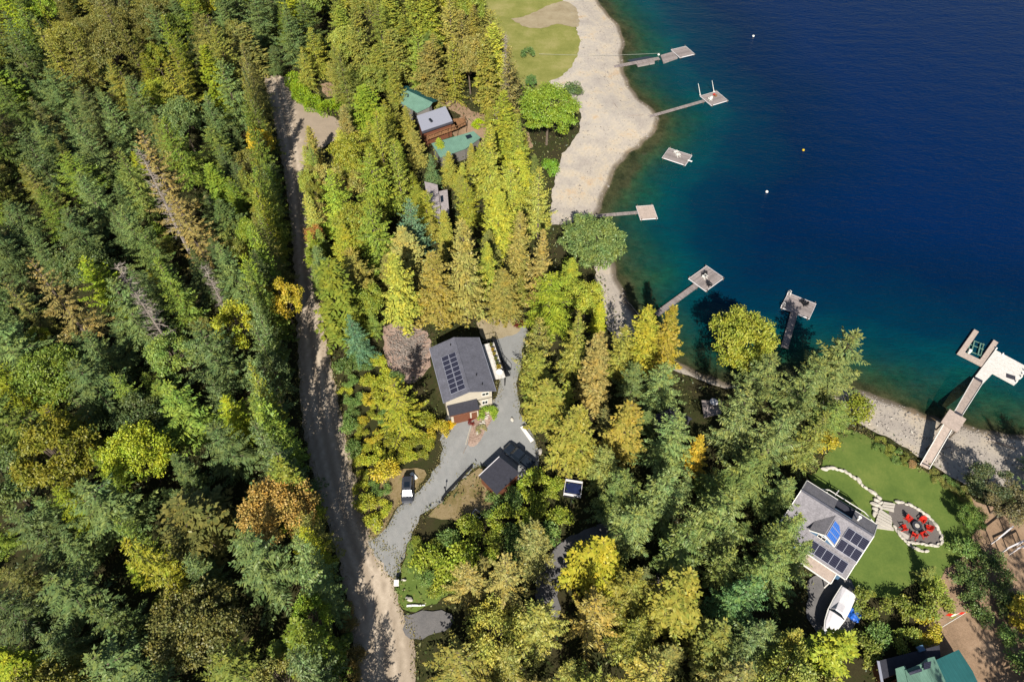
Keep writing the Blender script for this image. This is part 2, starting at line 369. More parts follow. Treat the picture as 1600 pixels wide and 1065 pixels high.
def densify(poly, step=.8, jit=.0, seed=1):
    r = random.Random(seed); out = []; n = len(poly); acc = 0
    ph = [r.uniform(0, 6.28) for _ in range(4)]
    for i in range(n):
        a = np.array(poly[i]); b = np.array(poly[(i+1) % n]); L = np.linalg.norm(b-a); k = max(1, int(L/step))
        nn = np.array([-(b-a)[1], (b-a)[0]])/max(L, 1e-6)
        for j in range(k):
            s = acc+L*j/k
            w = jit*(math.sin(s*.9+ph[0])*.4+math.sin(s*2.3+ph[1])*.35+math.sin(s*5.1+ph[2])*.3+r.uniform(-.25, .25))
            out.append(tuple(a+(b-a)*j/k+nn*w))
        acc += L
    return out
def sheet(name, poly, mat, off, jit=.35, res=2., attr=None, zf=None, px=True, step=.8, smooth_=2):
    P = [upg(*p) for p in poly] if px else poly
    if smooth_: P = catmull(P+[P[0]], smooth_)[:-1]
    B = densify(P, step, jit, seed=len(name)*7+len(poly))
    xs = [p[0] for p in B]; ys = [p[1] for p in B]
    gx, gy = np.meshgrid(np.arange(min(xs), max(xs), res), np.arange(min(ys), max(ys), res)); gx = gx.ravel(); gy = gy.ravel()
    ok = inside(B, gx, gy); gx, gy = gx[ok], gy[ok]
    ok = dline(B+[B[0]], gx, gy) > .45*min(step, res); gx, gy = gx[ok], gy[ok]
    pts = [Vector(p) for p in B]+[Vector(p) for p in zip(gx.tolist(), gy.tolist())]
    v, e, f, *_ = geometry.delaunay_2d_cdt(pts, [], [list(range(len(B)))], 1, 1e-5)
    X = np.array([p.x for p in v]); Y = np.array([p.y for p in v])
    Z = (zf(X, Y) if zf else land_h(X, Y))+off
    me = bpy.data.meshes.new(name); me.from_pydata(list(zip(X.tolist(), Y.tolist(), Z.tolist())), [], [list(q) for q in f]); me.update()
    if attr:
        at = me.attributes.new('d', 'FLOAT', 'POINT'); at.data.foreach_set('value', np.asarray(attr(X, Y), np.float32))
    import bmesh
    bm = bmesh.new(); bm.from_mesh(me); bmesh.ops.recalc_face_normals(bm, faces=bm.faces)
    if sum(q.normal.z*q.calc_area() for q in bm.faces) < 0: bmesh.ops.reverse_faces(bm, faces=bm.faces)
    bm.to_mesh(me); bm.free(); me.shade_smooth()
    return tag(link(name, me, None, mat), kind='structure')
# ground: one grid
xa = np.concatenate([np.array([-1600, -1000, -600, -350, -230]), np.arange(-190, 215, 2.5), np.array([260, 350, 600, 1000, 1600])])
ya = np.concatenate([np.array([-1200, -600, -250, -100, -40]), np.arange(-10, 262, 2.5), np.array([300, 400, 600, 1000, 1600])])
gx, gy = np.meshgrid(xa, ya); gz = land_h(gx.ravel(), gy.ravel())-.16
nx, ny = len(xa), len(ya)
ii = np.arange(nx*ny).reshape(ny, nx)
fc = np.stack([ii[:-1, :-1], ii[:-1, 1:], ii[1:, 1:], ii[1:, :-1]], -1).reshape(-1, 4)
me = bpy.data.meshes.new('ground'); me.from_pydata(np.stack([gx.ravel(), gy.ravel(), gz], -1).tolist(), [], fc.tolist()); me.shade_smooth()
tag(link('ground', me, None, 'ground'), kind='structure')
# lake
sheet('lake', LAKE, 'water', 0, jit=0, res=3., px=False, step=1.5, smooth_=0, attr=lambda x, y: np.maximum(0, -shore_d(x, y)), zf=lambda x, y: np.full(x.shape, W)) if False else None
def lake():
    vis = [p for p in SH]
    B = densify(SH[1:-1]+[(230, SH[-2][1]), (230, 300), (SH[1][0], 300)], 1.2, 0)
    gx, gy = np.meshgrid(np.arange(-20, 230, 3.), np.arange(30, 300, 3.)); gx = gx.ravel(); gy = gy.ravel()
    ok = inside(B, gx, gy) & (dline(B+[B[0]], gx, gy) > 1.); gx, gy = gx[ok], gy[ok]
    pts = [Vector(p) for p in B]+[Vector(p) for p in zip(gx.tolist(), gy.tolist())]
    v, e, f, *_ = geometry.delaunay_2d_cdt(pts, [], [list(range(len(B)))], 1, 1e-5)
    n = len(v); V = [(p.x, p.y, W) for p in v]; Fc = [list(q) for q in f]
    # open water beyond the frame
    for q in ([(230, SH[-2][1]), (1500, SH[-2][1]), (1500, 300), (230, 300)], [(SH[1][0], 300), (1500, 300), (1500, 1500), (SH[1][0], 1500)]):
        V += [(x, y, W) for x, y in q]; Fc.append([n, n+1, n+2, n+3]); n += 4
    X = np.array([p[0] for p in V]); Y = np.array([p[1] for p in V])
    me = bpy.data.meshes.new('lake_water'); me.from_pydata(V, [], Fc)
    d = np.maximum(0, -shore_d(X, Y))
    at = me.attributes.new('d', 'FLOAT', 'POINT'); at.data.foreach_set('value', d.astype(np.float32))
    import bmesh
    bm = bmesh.new(); bm.from_mesh(me)
    for q in bm.faces:
        q.normal_update()
        if q.normal.z < 0: q.normal_flip()
    bm.to_mesh(me); bm.free()
    tag(link('lake_water', me, None, 'water'), kind='structure')
lake()
# ------------------------------------------------------------------ ground sheets
BEACH_A = [(895, -60), (880, 0), (892, 30), (906, 60), (900, 92), (880, 118), (858, 128), (880, 145), (905, 165), (905, 205), (880, 240), (868, 275), (862, 310), (862, 352), (905, 345), (950, 352), (955, 320), (968, 285), (985, 260), (1015, 236), (1040, 210), (1045, 185), (1022, 160), (1000, 138), (990, 115), (990, 90), (988, 65), (975, 35), (955, 8), (940, -60)]
BEACH_B = [(1320, 585), (1325, 640), (1350, 665), (1400, 690), (1435, 712), (1470, 735), (1500, 752), (1530, 765), (1560, 760), (1600, 765), (1700, 780), (1700, 670), (1600, 660), (1550, 655), (1500, 645), (1455, 632), (1420, 620), (1380, 605), (1350, 592)]
BEACH_C = [(925, 380), (930, 430), (935, 480), (955, 520), (985, 545), (1045, 574), (1100, 596), (1170, 614), (1230, 622), (1330, 640), (1330, 590), (1260, 590), (1210, 596), (1120, 578), (1060, 555), (1030, 520), (1005, 480), (990, 450), (978, 410), (960, 378)]
bat = lambda x, y: np.maximum(0, shore_d(x, y))
BEDP = [(x, y) for x, y in SH[1:-1]]
sheet('lake_bed', SH[2:-1]+[(SH[-2][0], SH[-2][1]+26), (150, 100), (75, 105), (75, 215), (60, 260), (SH[2][0]+30, 300)], 'bed', .06, px=False, jit=0, res=2.5, step=1.5, smooth_=0)
sheet('beach', BEACH_A, 'beach', .02, attr=bat, res=1.5)
sheet('beach', BEACH_B, 'beach', .02, attr=bat, res=1.5)
sheet('beach', BEACH_C, 'beach', .01, attr=bat, res=1.5)
sheet('meadow', [(755, -60), (758, 20), (772, 70), (800, 110), (830, 150), (880, 175), (915, 170), (900, 120), (912, 90), (908, 55), (895, 25), (900, -60)], 'field', 0)
sheet('sand_path', [(798, 30), (825, 24), (850, 12), (880, 2), (900, 12), (905, 40), (895, 42), (870, 38), (845, 45), (820, 42)], 'sand', .02 + .03, res=1.5)
ROADL = [(412, 120), (425, 180), (438, 235), (452, 330), (458, 400), (462, 480), (466, 560), (470, 640), (484, 720), (506, 800), (530, 880), (545, 960), (558, 1040), (575, 1140), (600, 1260)]
ROADR = [(700, 1260), (655, 1140), (650, 1060), (645, 990), (622, 940), (618, 900), (622, 868), (596, 850), (580, 838), (568, 800), (556, 750), (542, 690), (530, 630), (516, 560), (503, 490), (490, 430), (486, 350), (478, 280), (472, 225), (480, 190), (462, 160), (452, 120)]
CL = catmull([upg((a[0]+b[0])/2, (a[1]+b[1])/2) for a, b in (((412, 120), (452, 120)), ((438, 235), (474, 235)), ((452, 330), (486, 330)), ((462, 480), (502, 480)), ((470, 640), (532, 640)), ((506, 800), (568, 800)), ((545, 960), (640, 960)), ((575, 1140), (655, 1140)))], 6)
CL2 = catmull([upg(*p) for p in ((575, 1060), (590, 960), (600, 900), (620, 840), (670, 780), (720, 700), (760, 655), (800, 600))], 6)
def tracks(x, y):
    d = dline(CL, x, y); e = dline(CL2, x, y)
    t = np.exp(-((d-.95)/.45)**2)+.7*np.exp(-((d-2.4)/.35)**2)+.8*np.exp(-((e-.9)/.4)**2)
    return np.clip(t, 0, 1)
sheet('gravel_road', ROADL+ROADR, 'road', 0., jit=.3, res=.7, attr=tracks)
sheet('gravel_turnaround', [(455, 150), (478, 165), (520, 182), (534, 196), (528, 215), (505, 232), (492, 262), (500, 300), (478, 305), (468, 250), (460, 200)], 'road', .02, attr=tracks, res=1.2)
DRIVE = [(575, 845), (592, 838), (604, 822), (625, 792), (655, 765), (678, 738), (690, 708), (692, 668), (698, 648), (740, 640), (775, 622), (778, 590), (770, 520), (790, 500), (818, 498), (824, 512), (808, 600), (816, 650), (842, 700), (836, 742), (800, 752), (748, 727), (715, 757), (690, 782), (660, 806), (640, 840), (628, 880), (618, 905), (600, 890)]
sheet('driveway', DRIVE, 'drive', .03, attr=tracks, jit=.4, res=.8)
sheet('side_road', [(630, 962), (660, 955), (690, 952), (706, 958), (704, 980), (680, 990), (640, 1000)], 'asphalt', .02, res=1.5)
sheet('paved_lane', [(838, 985), (836, 930), (846, 885), (866, 856), (902, 832), (945, 818), (975, 824), (975, 842), (925, 858), (888, 888), (872, 930), (872, 985)], 'asphalt', .04, res=1.5)
sheet('parking_pad', [(1262, 905), (1285, 895), (1330, 905), (1345, 950), (1328, 995), (1295, 1010), (1262, 965)], 'asphalt', .02, res=1.5)
sheet('lawn', [(1262, 742), (1285, 725), (1296, 700), (1312, 680), (1332, 670), (1372, 690), (1428, 727), (1450, 738), (1488, 758), (1515, 780), (1532, 810), (1520, 850), (1512, 890), (1480, 918), (1440, 905), (1400, 930), (1340, 930), (1320, 890), (1360, 825), (1290, 770)], 'lawn', 0, jit=.4, res=1.5)
sheet('bare_yard', [(1515, 775), (1545, 790), (1620, 800), (1700, 850), (1700, 1100), (1560, 1100), (1480, 1090), (1440, 1010), (1440, 950), (1470, 900), (1500, 870), (1530, 820)], 'dirt', .02, res=2)
sheet('dry_slope', [(748, 730), (716, 758), (692, 783), (668, 806), (700, 812), (760, 800), (800, 760), (775, 742)], 'drygrass', .02, res=1.5)
sheet('dry_grass_verge', [(566, 800), (578, 836), (590, 842), (606, 818), (622, 790), (652, 764), (668, 740), (650, 730), (600, 735), (560, 740)], 'drygrass', .01, res=1.5)
sheet('grass_verge', [(640, 842), (628, 880), (618, 902), (622, 940), (638, 956), (662, 948), (700, 930), (720, 890), (690, 860)], 'lawn', .012, res=1.5)
sheet('brush_clearing', [(598, 510), (630, 503), (668, 520), (674, 560), (660, 590), (640, 600), (612, 585), (600, 550)], 'slash', .02, res=1.2)
sheet('bare_yard', [(745, 500), (780, 495), (815, 505), (800, 525), (755, 530)], 'sand', .05, res=1.2)
sheet('bare_yard', [(500, 132), (540, 128), (545, 150), (512, 152)], 'dirt', .02, res=1.2)
sheet('bare_yard', [(655, 150), (690, 140), (740, 175), (800, 190), (830, 215), (820, 240), (745, 225), (700, 205), (720, 180)], 'dirt', .02, res=1.5)
# ------------------------------------------------------------------ tree prototypes (built once, copied many times)
def kites(b, d, l, w, up_=None, droop=0.):
    n = len(b); up_ = np.tile(np.array([0, 0, 1.]), (n, 1)) if up_ is None else up_
    s = np.cross(d, up_); s /= np.maximum(np.linalg.norm(s, axis=1, keepdims=True), 1e-6)
    l = l[:, None]; w = w[:, None]
    m = b+d*l*.45; tip = b+d*l; tip[:, 2] -= droop*l[:, 0]
    return np.stack([b, m+s*w/2, tip, m-s*w/2], 1)
def leaf_mesh(name, Q):
    n = len(Q); me = bpy.data.meshes.new(name); me.vertices.add(4*n); me.vertices.foreach_set('co', Q.reshape(-1).astype(np.float32))
    me.loops.add(4*n); me.loops.foreach_set('vertex_index', np.arange(4*n, dtype=np.int32))
    me.polygons.add(n); me.polygons.foreach_set('loop_start', np.arange(0, 4*n, 4, dtype=np.int32))
    try: me.polygons.foreach_set('loop_total', np.full(n, 4, np.int32))
    except Exception: pass
    me.update(); me.validate(); me.materials.append(M['leaf']); return me
def conifer(seed, h=20., Rm=3.6, shape=.85, z0=.1, step=.42, per=5, droop=.35, lift=.25, dens=1., tw=.34, wid=.22, irr=.2, limbs=.25, tipup=.12):
    g = np.random.default_rng(seed); K = []; mb = MB()
    mb.tube([(0, 0, -.3), (0, 0, h*.3), (.05, .05, h*.65), (0, 0, h*.98)], [h*.014, h*.011, h*.006, .03], 6)
    z = h*z0; sect = g.uniform(.75, 1.2, 8)
    while z < h*.985:
        t = (h-z)/h
        if t > .9: L0 = Rm*(1-(t-.9)*3)
        else: L0 = Rm*(t/.9)**shape
        a0 = g.uniform(0, 6.28)
        for k in range(per):
            if g.random() > .93: continue
            a = a0+6.283*k/per+g.normal(0, .25); L = max(.25, L0*g.uniform(1-irr*1.6, 1+irr*.7)*sect[int(a/6.283*8) % 8])
            dirh = np.array([math.cos(a), math.sin(a), 0]); perp = np.array([-dirh[1], dirh[0], 0])
            el = lift+(.9-t)*.5+g.normal(0, .08); dr = droop*(.4+t)*g.uniform(.6, 1.4)
            ns = max(3, int(L/.30*dens)); s = (np.arange(ns)+g.uniform(.2, .8, ns))/ns; s = s[s > .1]
            P = dirh*(s*L)[:, None]; P[:, 2] += z+L*(s*math.tan(el)-dr*s**2+tipup*s**4)
            for side in (-1, 1):
                ang = g.uniform(.75, 1.15, len(s)); d = dirh*np.cos(ang)[:, None]+perp*(side*np.sin(ang))[:, None]
                d[:, 2] += g.normal(-.12, .16, len(s)); d /= np.linalg.norm(d, axis=1, keepdims=True)
                l = tw*L**.75*(1.15-s)*g.uniform(.6, 1.4, len(s))+.22
                upv = np.stack([g.normal(0, .35, len(s)), g.normal(0, .35, len(s)), np.ones(len(s))], 1)
                K.append(kites(P, d, l, np.full(len(s), wid)*g.uniform(.7, 1.4, len(s)), upv, .12))
            tipb = P[-1:]; K.append(kites(tipb, (dirh+np.array([0, 0, .15+tipup]))[None], np.array([.45]), np.array([wid]), None, 0))
            # upright tufts along the bough catch light
            m = g.random(len(s)) < .55
            if m.any():
                q = m.sum(); d = g.normal(0, .5, (q, 3)); d[:, 2] = g.uniform(.1, .8, q); d += dirh*.7; d /= np.linalg.norm(d, axis=1, keepdims=True)
                K.append(kites(P[m], d, g.uniform(.25, .55, q), np.full(q, wid*.9), g.normal(0, 1, (q, 3)), .05))
            if g.random() < limbs:
                e = [(*(dirh[:2]*q*L), z+L*(q*math.tan(el)-dr*q*q)) for q in (0, .45, .9)]; mb.tube(e, [.06, .035, .015], 3)
        z += step*g.uniform(.7, 1.3)
    K.append(kites(np.array([[0, 0, h*.96]]*3), np.array([[.1, 0, 1.], [-.06, .08, 1.], [0, -.1, 1.]]), np.array([.9, .8, .7]), np.array([.16]*3), np.array([[1., 0, 0], [0, 1., 0], [1., 1, 0]])))
    crown = leaf_mesh('crown', np.concatenate(K)); t = mb.build('trunk', 'bark'); tm = t.data; bpy.data.objects.remove(t)
    return crown, tm, h, Rm
def broadleaf(seed, h=10., Rm=4., n=34, per=150, leaf=.36, base=.28, flat=.55, stems=1, spread=.24):
    g = np.random.default_rng(seed); K = []; mb = MB(); cz = h*(base+(1-base)/2); rz = h*(1-base)/2
    fork = h*.33
    if stems == 1: mb.tube([(0, 0, -.3), (.05, 0, fork*.6), (.1, .05, fork)], [h*.022, h*.017, h*.013], 6)
    i = 0
    while i < n:
        p = g.normal(0, 1, 3); p /= np.linalg.norm(p)
        if p[2] < -.45: continue
        r = g.uniform(.55, .92)
        c = np.array([p[0]*Rm*r, p[1]*Rm*r, cz+p[2]*rz*r]); cr = Rm*spread*g.uniform(.7, 1.45); i += 1
        q = g.normal(0, 1, (per, 3)); q /= np.linalg.norm(q, axis=1, keepdims=True)
        rad = cr*g.uniform(.35, 1.1, (per, 1)); b = c+q*rad*np.array([1, 1, flat])
        d = q*.6+g.normal(0, .55, (per, 3)); d[:, 2] -= .15; d /= np.linalg.norm(d, axis=1, keepdims=True)
        upv = q*.5+g.normal(0, .45, (per, 3))+np.array([0, 0, .8])
        K.append(kites(b, d, np.full(per, leaf)*g.uniform(.6, 1.4, per), np.full(per, leaf*.62)*g.uniform(.7, 1.3, per), upv, .1))
        if g.random() < .7:
            st = (.1, .05, fork) if stems == 1 else (c[0]*.15, c[1]*.15, 0)
            mb.tube([st, ((st[0]+c[0])*.45, (st[1]+c[1])*.45, (st[2]+c[2])*.52), tuple(c)], [h*.009, h*.006, .02], 4)
    crown = leaf_mesh('crown', np.concatenate(K)); t = mb.build('trunk', 'bark'); tm = t.data; bpy.data.objects.remove(t)
    return crown, tm, h, Rm
FIR = [conifer(11, h=16, step=.52, wid=.17, dens=1.35, shape=.78, Rm=4, droop=.3, lift=.2, irr=.32), conifer(12, h=16, step=.5, wid=.17, dens=1.35, shape=.66, Rm=3.8, droop=.25, lift=.28, irr=.3), conifer(13, h=16, step=.54, wid=.17, dens=1.3, shape=.84, Rm=4.3, per=6, droop=.4, irr=.34), conifer(14, h=16, step=.52, wid=.17, dens=1.35, shape=.7, Rm=3.8, irr=.4, droop=.35), conifer(15, h=16, step=.56, wid=.17, dens=1.35, shape=.74, Rm=4, irr=.38, droop=.2, lift=.3), conifer(16, h=16, step=.56, wid=.17, dens=1.3, shape=.6, Rm=4.4, per=6, irr=.42, droop=.3, lift=.2)]
CEDAR = [conifer(21, shape=.62, Rm=3.3, per=6, droop=.6, lift=.12, wid=.28, tw=.4, tipup=.3, step=.5, irr=.28), conifer(22, shape=.7, Rm=3.5, per=6, droop=.55, lift=.1, wid=.28, tw=.42, tipup=.3, irr=.34, step=.52), conifer(23, shape=.55, Rm=3.0, per=6, droop=.65, wid=.28, tw=.4, tipup=.25, step=.5, irr=.26)]
OPEN = [conifer(31, shape=.8, Rm=4.6, per=4, step=.85, droop=.28, lift=.12, limbs=.9, dens=1.35, tw=.26, irr=.3), conifer(32, shape=.7, Rm=4.4, per=4, step=.75, droop=.3, lift=.1, limbs=.9, dens=1.3, tw=.27, irr=.35)]
BIG = [broadleaf(61, h=13, Rm=6.2, n=95, per=170, leaf=.37, spread=.16), broadleaf(62, h=13, Rm=6, n=80, per=180, leaf=.36, spread=.18)]
MAPLE = [broadleaf(41, n=44, leaf=.3, per=170, spread=.2), broadleaf(42, n=50, Rm=3.8, spread=.19, leaf=.28, per=170), broadleaf(43, n=36, spread=.26, leaf=.3, per=190)]
WILLOW = [broadleaf(44, h=11, Rm=6.2, n=120, per=140, spread=.13, leaf=.42, flat=1.1)]
SHRUB = [broadleaf(51, h=3, Rm=1.7, n=16, per=90, leaf=.24, base=.05, stems=3, spread=.34, flat=.7), broadleaf(52, h=3, Rm=1.9, n=20, per=80, leaf=.27, base=.05, stems=3, spread=.3, flat=.7)]
def snag_mesh(seed, h=18., L0=2.6, top=1.):
    g = np.random.default_rng(seed); mb = MB(); mb.tube([(0, 0, 0), (.1, 0, h*.5), (.3, .1, h)], [h*.014, h*.009, .05], 5)
    z = h*.3
    while z < h*.99:
        for k in range(3):
            a = g.uniform(0, 6.28); L = L0*(.35+.65*(h-z)/h)*g.uniform(.5, 1.2); e = Vector((math.cos(a)*L, math.sin(a)*L, z+L*g.uniform(-.1, .5)))
            s = Vector((.1*z/h*2, 0, z)); m_ = (s+e)/2+Vector((0, 0, .15)); mb.tube([s, m_, e], [.07, .05, .02], 3)
            for q in range(4):
                f = g.uniform(.4, .95); b = s.lerp(e, f); mb.tube([b, b+Vector((g.normal(0, .45), g.normal(0, .45), g.uniform(-.1, .5)))], [.035, .015], 3)
        z += .5
    t = mb.build('trunk', 'deadwood'); tm = t.data; bpy.data.objects.remove(t); return tm
# ------------------------------------------------------------------ frames from photographed corners
def frame(px, z):                           # corners NW, NE, SE, SW -> centre, angle of local x, width, length
    p = [np.array(up(u, v, z)) for u, v in px]
    c = sum(p)/4; ex = (p[1]-p[0])+(p[2]-p[3]); ey = (p[0]-p[3])+(p[1]-p[2])
    a = (math.atan2(ex[1], ex[0])+math.atan2(ey[1], ey[0])-math.pi/2)/2
    return c, a, np.linalg.norm(ex)/2, np.linalg.norm(ey)/2
def win(parent, x, y, z, w, h, ax='y', frame_m='white'):        # window on a wall facing +-y or +-x
    f = MB(); g = MB(); s = .06
    if ax[0] == 'y' or ax == 'y':
        sg = -1 if '-' in ax else 1
        for a in ((x-w/2-s, x+w/2+s, z-h/2-s, z-h/2), (x-w/2-s, x+w/2+s, z+h/2, z+h/2+s), (x-w/2-s, x-w/2, z-h/2, z+h/2), (x+w/2, x+w/2+s, z-h/2, z+h/2), (x-.03, x+.03, z-h/2, z+h/2)):
            f.box(a[0], a[1], min(y, y+.09*sg), max(y, y+.09*sg), a[2], a[3])
        g.box(x-w/2, x+w/2, min(y, y+.03*sg), max(y, y+.03*sg), z-h/2, z+h/2)
    o = f.build('window', frame_m, parent); g.build('pane', 'glass', o); return o
# ---- the charcoal roofed house beside the driveway
c, a, w, l = frame([(671.5, 544.3), (747.4, 526), (776, 611.4), (692.3, 628)], 5)
h1 = root('house', 'house with charcoal roof, solar panels and cream end wall beside the grey driveway', 'house', (c[0], c[1], 0), a)
hw, hl = w/2, l/2; HZ = 5.; RZ = 6.5
b = MB(); x0, x1, y0, y1 = -hw+.45, hw-.6, -hl+.55, hl-.5
b.hexa([(x0, y0, -.2), (x1, y0, -.2), (x1, y1, -.2), (x0, y1, -.2)], [(x0, y0, HZ+.02), (x1, y0, HZ+.02), (x1, y1, HZ+.02), (x0, y1, HZ+.02)])
for yy in (y0, y1): b.hexa([(x0+.1, yy-.0, HZ), (x1-.1, yy, HZ), (0, yy, RZ-.25)], [(x0+.1, yy+(.12 if yy < 0 else -.12), HZ), (x1-.1, yy+(.12 if yy < 0 else -.12), HZ), (0, yy+(.12 if yy < 0 else -.12), RZ-.25)])
b.build('wall', 'cream', h1)
b = MB(); b.box(x0-.03, x1+.03, y0-.03, y0, 2.55, 2.7); b.box(x1, x1+.03, y0, y1, 2.55, 2.7); b.build('trim', 'dark', h1)
b = MB(); b.slab([(-hw, -hl, HZ), (0, -hl, RZ), (0, hl, RZ), (-hw, hl, HZ)], .16); b.slab([(0, -hl, RZ), (hw, -hl, HZ), (hw, hl, HZ), (0, hl, RZ)], .16)
rf = b.build('roof', 'shingle', h1)
b = MB()
for sx in (-1, 1): b.beam((sx*hw, -hl, HZ-.07), (sx*hw, hl, HZ-.07), .12, .14)
b.build('gutter', 'silver', rf)
b = MB(); b.beam((0, -hl+.02, RZ+.02), (0, hl-.02, RZ+.02), .3, .05); b.build('ridge_cap', 'shingle', rf)
for (px_, py_) in ((2.0, -2.6), (2.5, -4.6), (-.9, 4.6)):
    b = MB(); b.cyl(px_, py_, HZ+.2, HZ+(hw-abs(px_))*(RZ-HZ)/hw+.35, .09, 8); b.build('vent_pipe', 'black', rf)
sl_ = (RZ-HZ)/hw; th = math.atan(sl_)
pm = MB().box(-.58, .58, -.5, .5, 0, .04).build('solar_panel', 'solar', rf); fm = MB()
for q in ((-.62, -.58, -.54, .54), (.58, .62, -.54, .54), (-.62, .62, -.54, -.5), (-.62, .62, .5, .54)): fm.box(q[0], q[1], q[2], q[3], 0, .06)
pf = fm.data_ = None
fmb = fm.build('panel_frame', 'silver', None); fmesh = fmb.data; bpy.data.objects.remove(fmb)
def add_panel(parent, x, y, z, rx, ry, sx=1, sy=1, mesh=pm.data, fr=True):
    # a panel and its aluminium rim are one mesh with two materials
    o = bpy.data.objects.new('solar_panel', mesh); C.objects.link(o); o.parent = parent; o.location = (x, y, z); o.rotation_euler = (rx, ry, 0); o.scale = (sx, sy, 1); return o
def rim_panel(name, mat):
    q = MB(); q.box(-.5, .5, -.5, .5, 0, .05); me = q.build(name, mat, None); m = me.data; bpy.data.objects.remove(me)
    q = MB(); q.box(-.54, .54, -.54, -.5, 0, .06); q.box(-.54, .54, .5, .54, 0, .06); q.box(-.54, -.5, -.5, .5, 0, .06); q.box(.5, .54, -.5, .5, 0, .06)
    import bmesh
    bm = bmesh.new(); bm.from_mesh(m); n = len(bm.faces); m2 = q.build('tmp', 'silver', None); bm.from_mesh(m2.data)
    bm.faces.ensure_lookup_table()
    for f in bm.faces[n:]: f.material_index = 1
    bm.to_mesh(m); bm.free(); bpy.data.objects.remove(m2); m.materials.append(M['silver']); return m
PAN = rim_panel('panel', 'solar'); PANB = rim_panel('panel_blue', 'solarblue'); bpy.data.objects.remove(pm)
for i in range(2):
    for j in range(8):
        x = -1.05-i*1.3; y = -4.6+j*.99
        add_panel(rf, x, y, RZ+x*sl_+.08, 0, -th, 1.2, .9, PAN)
# garage wing with the low flat roof
b = MB(); b.box(-3.7, 1.0, -7.3, y0-.02, -.2, 2.75); b.build('garage_wall', 'cream', h1)
b = MB(); b.hexa([(-3.95, -7.55, 2.78), (1.2, -7.55, 2.78), (1.2, y0-.02, 3.02), (-3.95, y0-.02, 3.02)], [(-3.95, -7.55, 2.92), (1.2, -7.55, 2.92), (1.2, y0-.02, 3.2), (-3.95, y0-.02, 3.2)]); gr = b.build('garage_roof', 'darkroof', h1)
b = MB(); b.beam((-3.95, -7.57, 2.86), (1.2, -7.57, 2.86), .06, .16); b.build('fascia', 'brownwall', gr)
b = MB(); b.box(-3.3, -.5, -7.36, -7.3, 0, 2.3)
for k in range(4): b.box(-3.3, -.5, -7.38, -7.36, .52*k+.1, .52*k+.52)
b.build('garage_door', 'brownwall', h1); MB().box(-.2, .75, -7.36, -7.3, 0, 2.1).build('door', 'brownwall', h1)
win(h1, 2.75, y0, 4.0, 1.1, .75, 'y-'); win(h1, 2.6, y0, 1.5, .9, .9, 'y-')
for yy in (-3, 0, 3): 
    f = MB(); f.box(x1, x1+.08, yy-.75, yy+.75, 3.1, 4.5); o = f.build('window', 'white', h1); MB().box(x1+.08, x1+.1, yy-.68, yy+.68, 3.18, 4.42).build('pane', 'glass', o)
# deck on the lake side
dk = MB(); dk.box(x1+.02, 7.2, -2.1, 5.9, 2.62, 2.8); dk.build('deck', 'whitedeck', h1)
for yy in (-2, 1.9, 5.8): MB().box(7.0, 7.15, yy-.07, yy+.07, -.2, 2.62).build('deck_post', 'dark', h1)
b = MB()
for yy in np.linspace(-2.05, 5.85, 9): b.box(7.14, 7.19, yy-.02, yy+.02, 2.8, 3.8)
for zz in (2.95, 3.35, 3.78): b.box(7.14, 7.2, -2.1, 5.9, zz, zz+.05)
for xx in (5, 6, 7.1): b.box(xx-.02, xx+.02, 5.86, 5.9, 2.8, 3.8)
b.box(x1+.1, 7.2, 5.86, 5.92, 3.76, 3.82); b.build('railing', 'black', h1)
b = MB()
for k in range(11): b.box(7.3, 8.1, -2+k*.55, -1.4+k*.55, 2.6-k*.25, 2.66-k*.25)
b.build('stairs', 'dark', h1)
b = MB(); b.beam((8.1, -1.9, 3.6), (8.1, 4.2, .95), .06); b.beam((8.1, -1.9, 2.6), (8.1, -1.9, 3.6), .06); b.beam((8.1, 4.2, 0), (8.1, 4.2, .95), .06); b.beam((8.1, 1.1, 1.3), (8.1, 1.1, 2.3), .06); b.build('stair_rail', 'black', h1)
def loc(o_c, a_, x, y): return (o_c[0]+x*math.cos(a_)-y*math.sin(a_), o_c[1]+x*math.sin(a_)+y*math.cos(a_))
# potted plants in a row on the white deck
def leaves(name, n, r, hgt, size, colr, g=np.random.default_rng(5)):
    p = g.normal(0, 1, (n, 3)); p /= np.linalg.norm(p, axis=1, keepdims=True); p *= g.uniform(.4, 1, (n, 1)); p = p*np.array([r, r, hgt/2])+np.array([0, 0, hgt/2])
    d = g.normal(0, .6, (n, 3)); d[:, 2] += .5; d /= np.linalg.norm(d, axis=1, keepdims=True)
    return leaf_mesh(name, kites(p, d, g.uniform(.6, 1.3, n)*size, g.uniform(.4, .7, n)*size, g.normal(0, .5, (n, 3))+np.array([0, 0, 1.])))
PLM = leaves('pot_leaves', 160, .34, .55, .2, 0)
for k, (yy, lab, colr) in enumerate(((5.0, 'potted plant nearest the top end of the white deck', (110, 110, 50)), (3.9, 'second potted plant from the top end of the white deck', (190, 150, 40)), (2.9, 'third potted plant from the top end of the white deck', (170, 150, 50)),
        (1.8, 'fourth potted plant from the top end of the white deck', (120, 120, 44)), (.8, 'potted plant just above the largest one on the white deck', (90, 100, 50)), (-.2, 'largest golden potted plant on the white deck', (186, 156, 50)))):
    x, y = loc(c, a, 6.45, yy); r = root('potted_plant', lab, 'plant', (x, y, 2.81), group='pots along the white deck'); MB().cyl(0, 0, 0, .4, .2, 10, .27).build('pot', 'pot', r)
    o = bpy.data.objects.new('foliage', PLM); C.objects.link(o); o.parent = r; o.location = (0, 0, .35); o.color = (*[v*.6 for v in lin(colr)], .4); o.scale = (1.35,)*3 if yy < 0 else (1,)*3
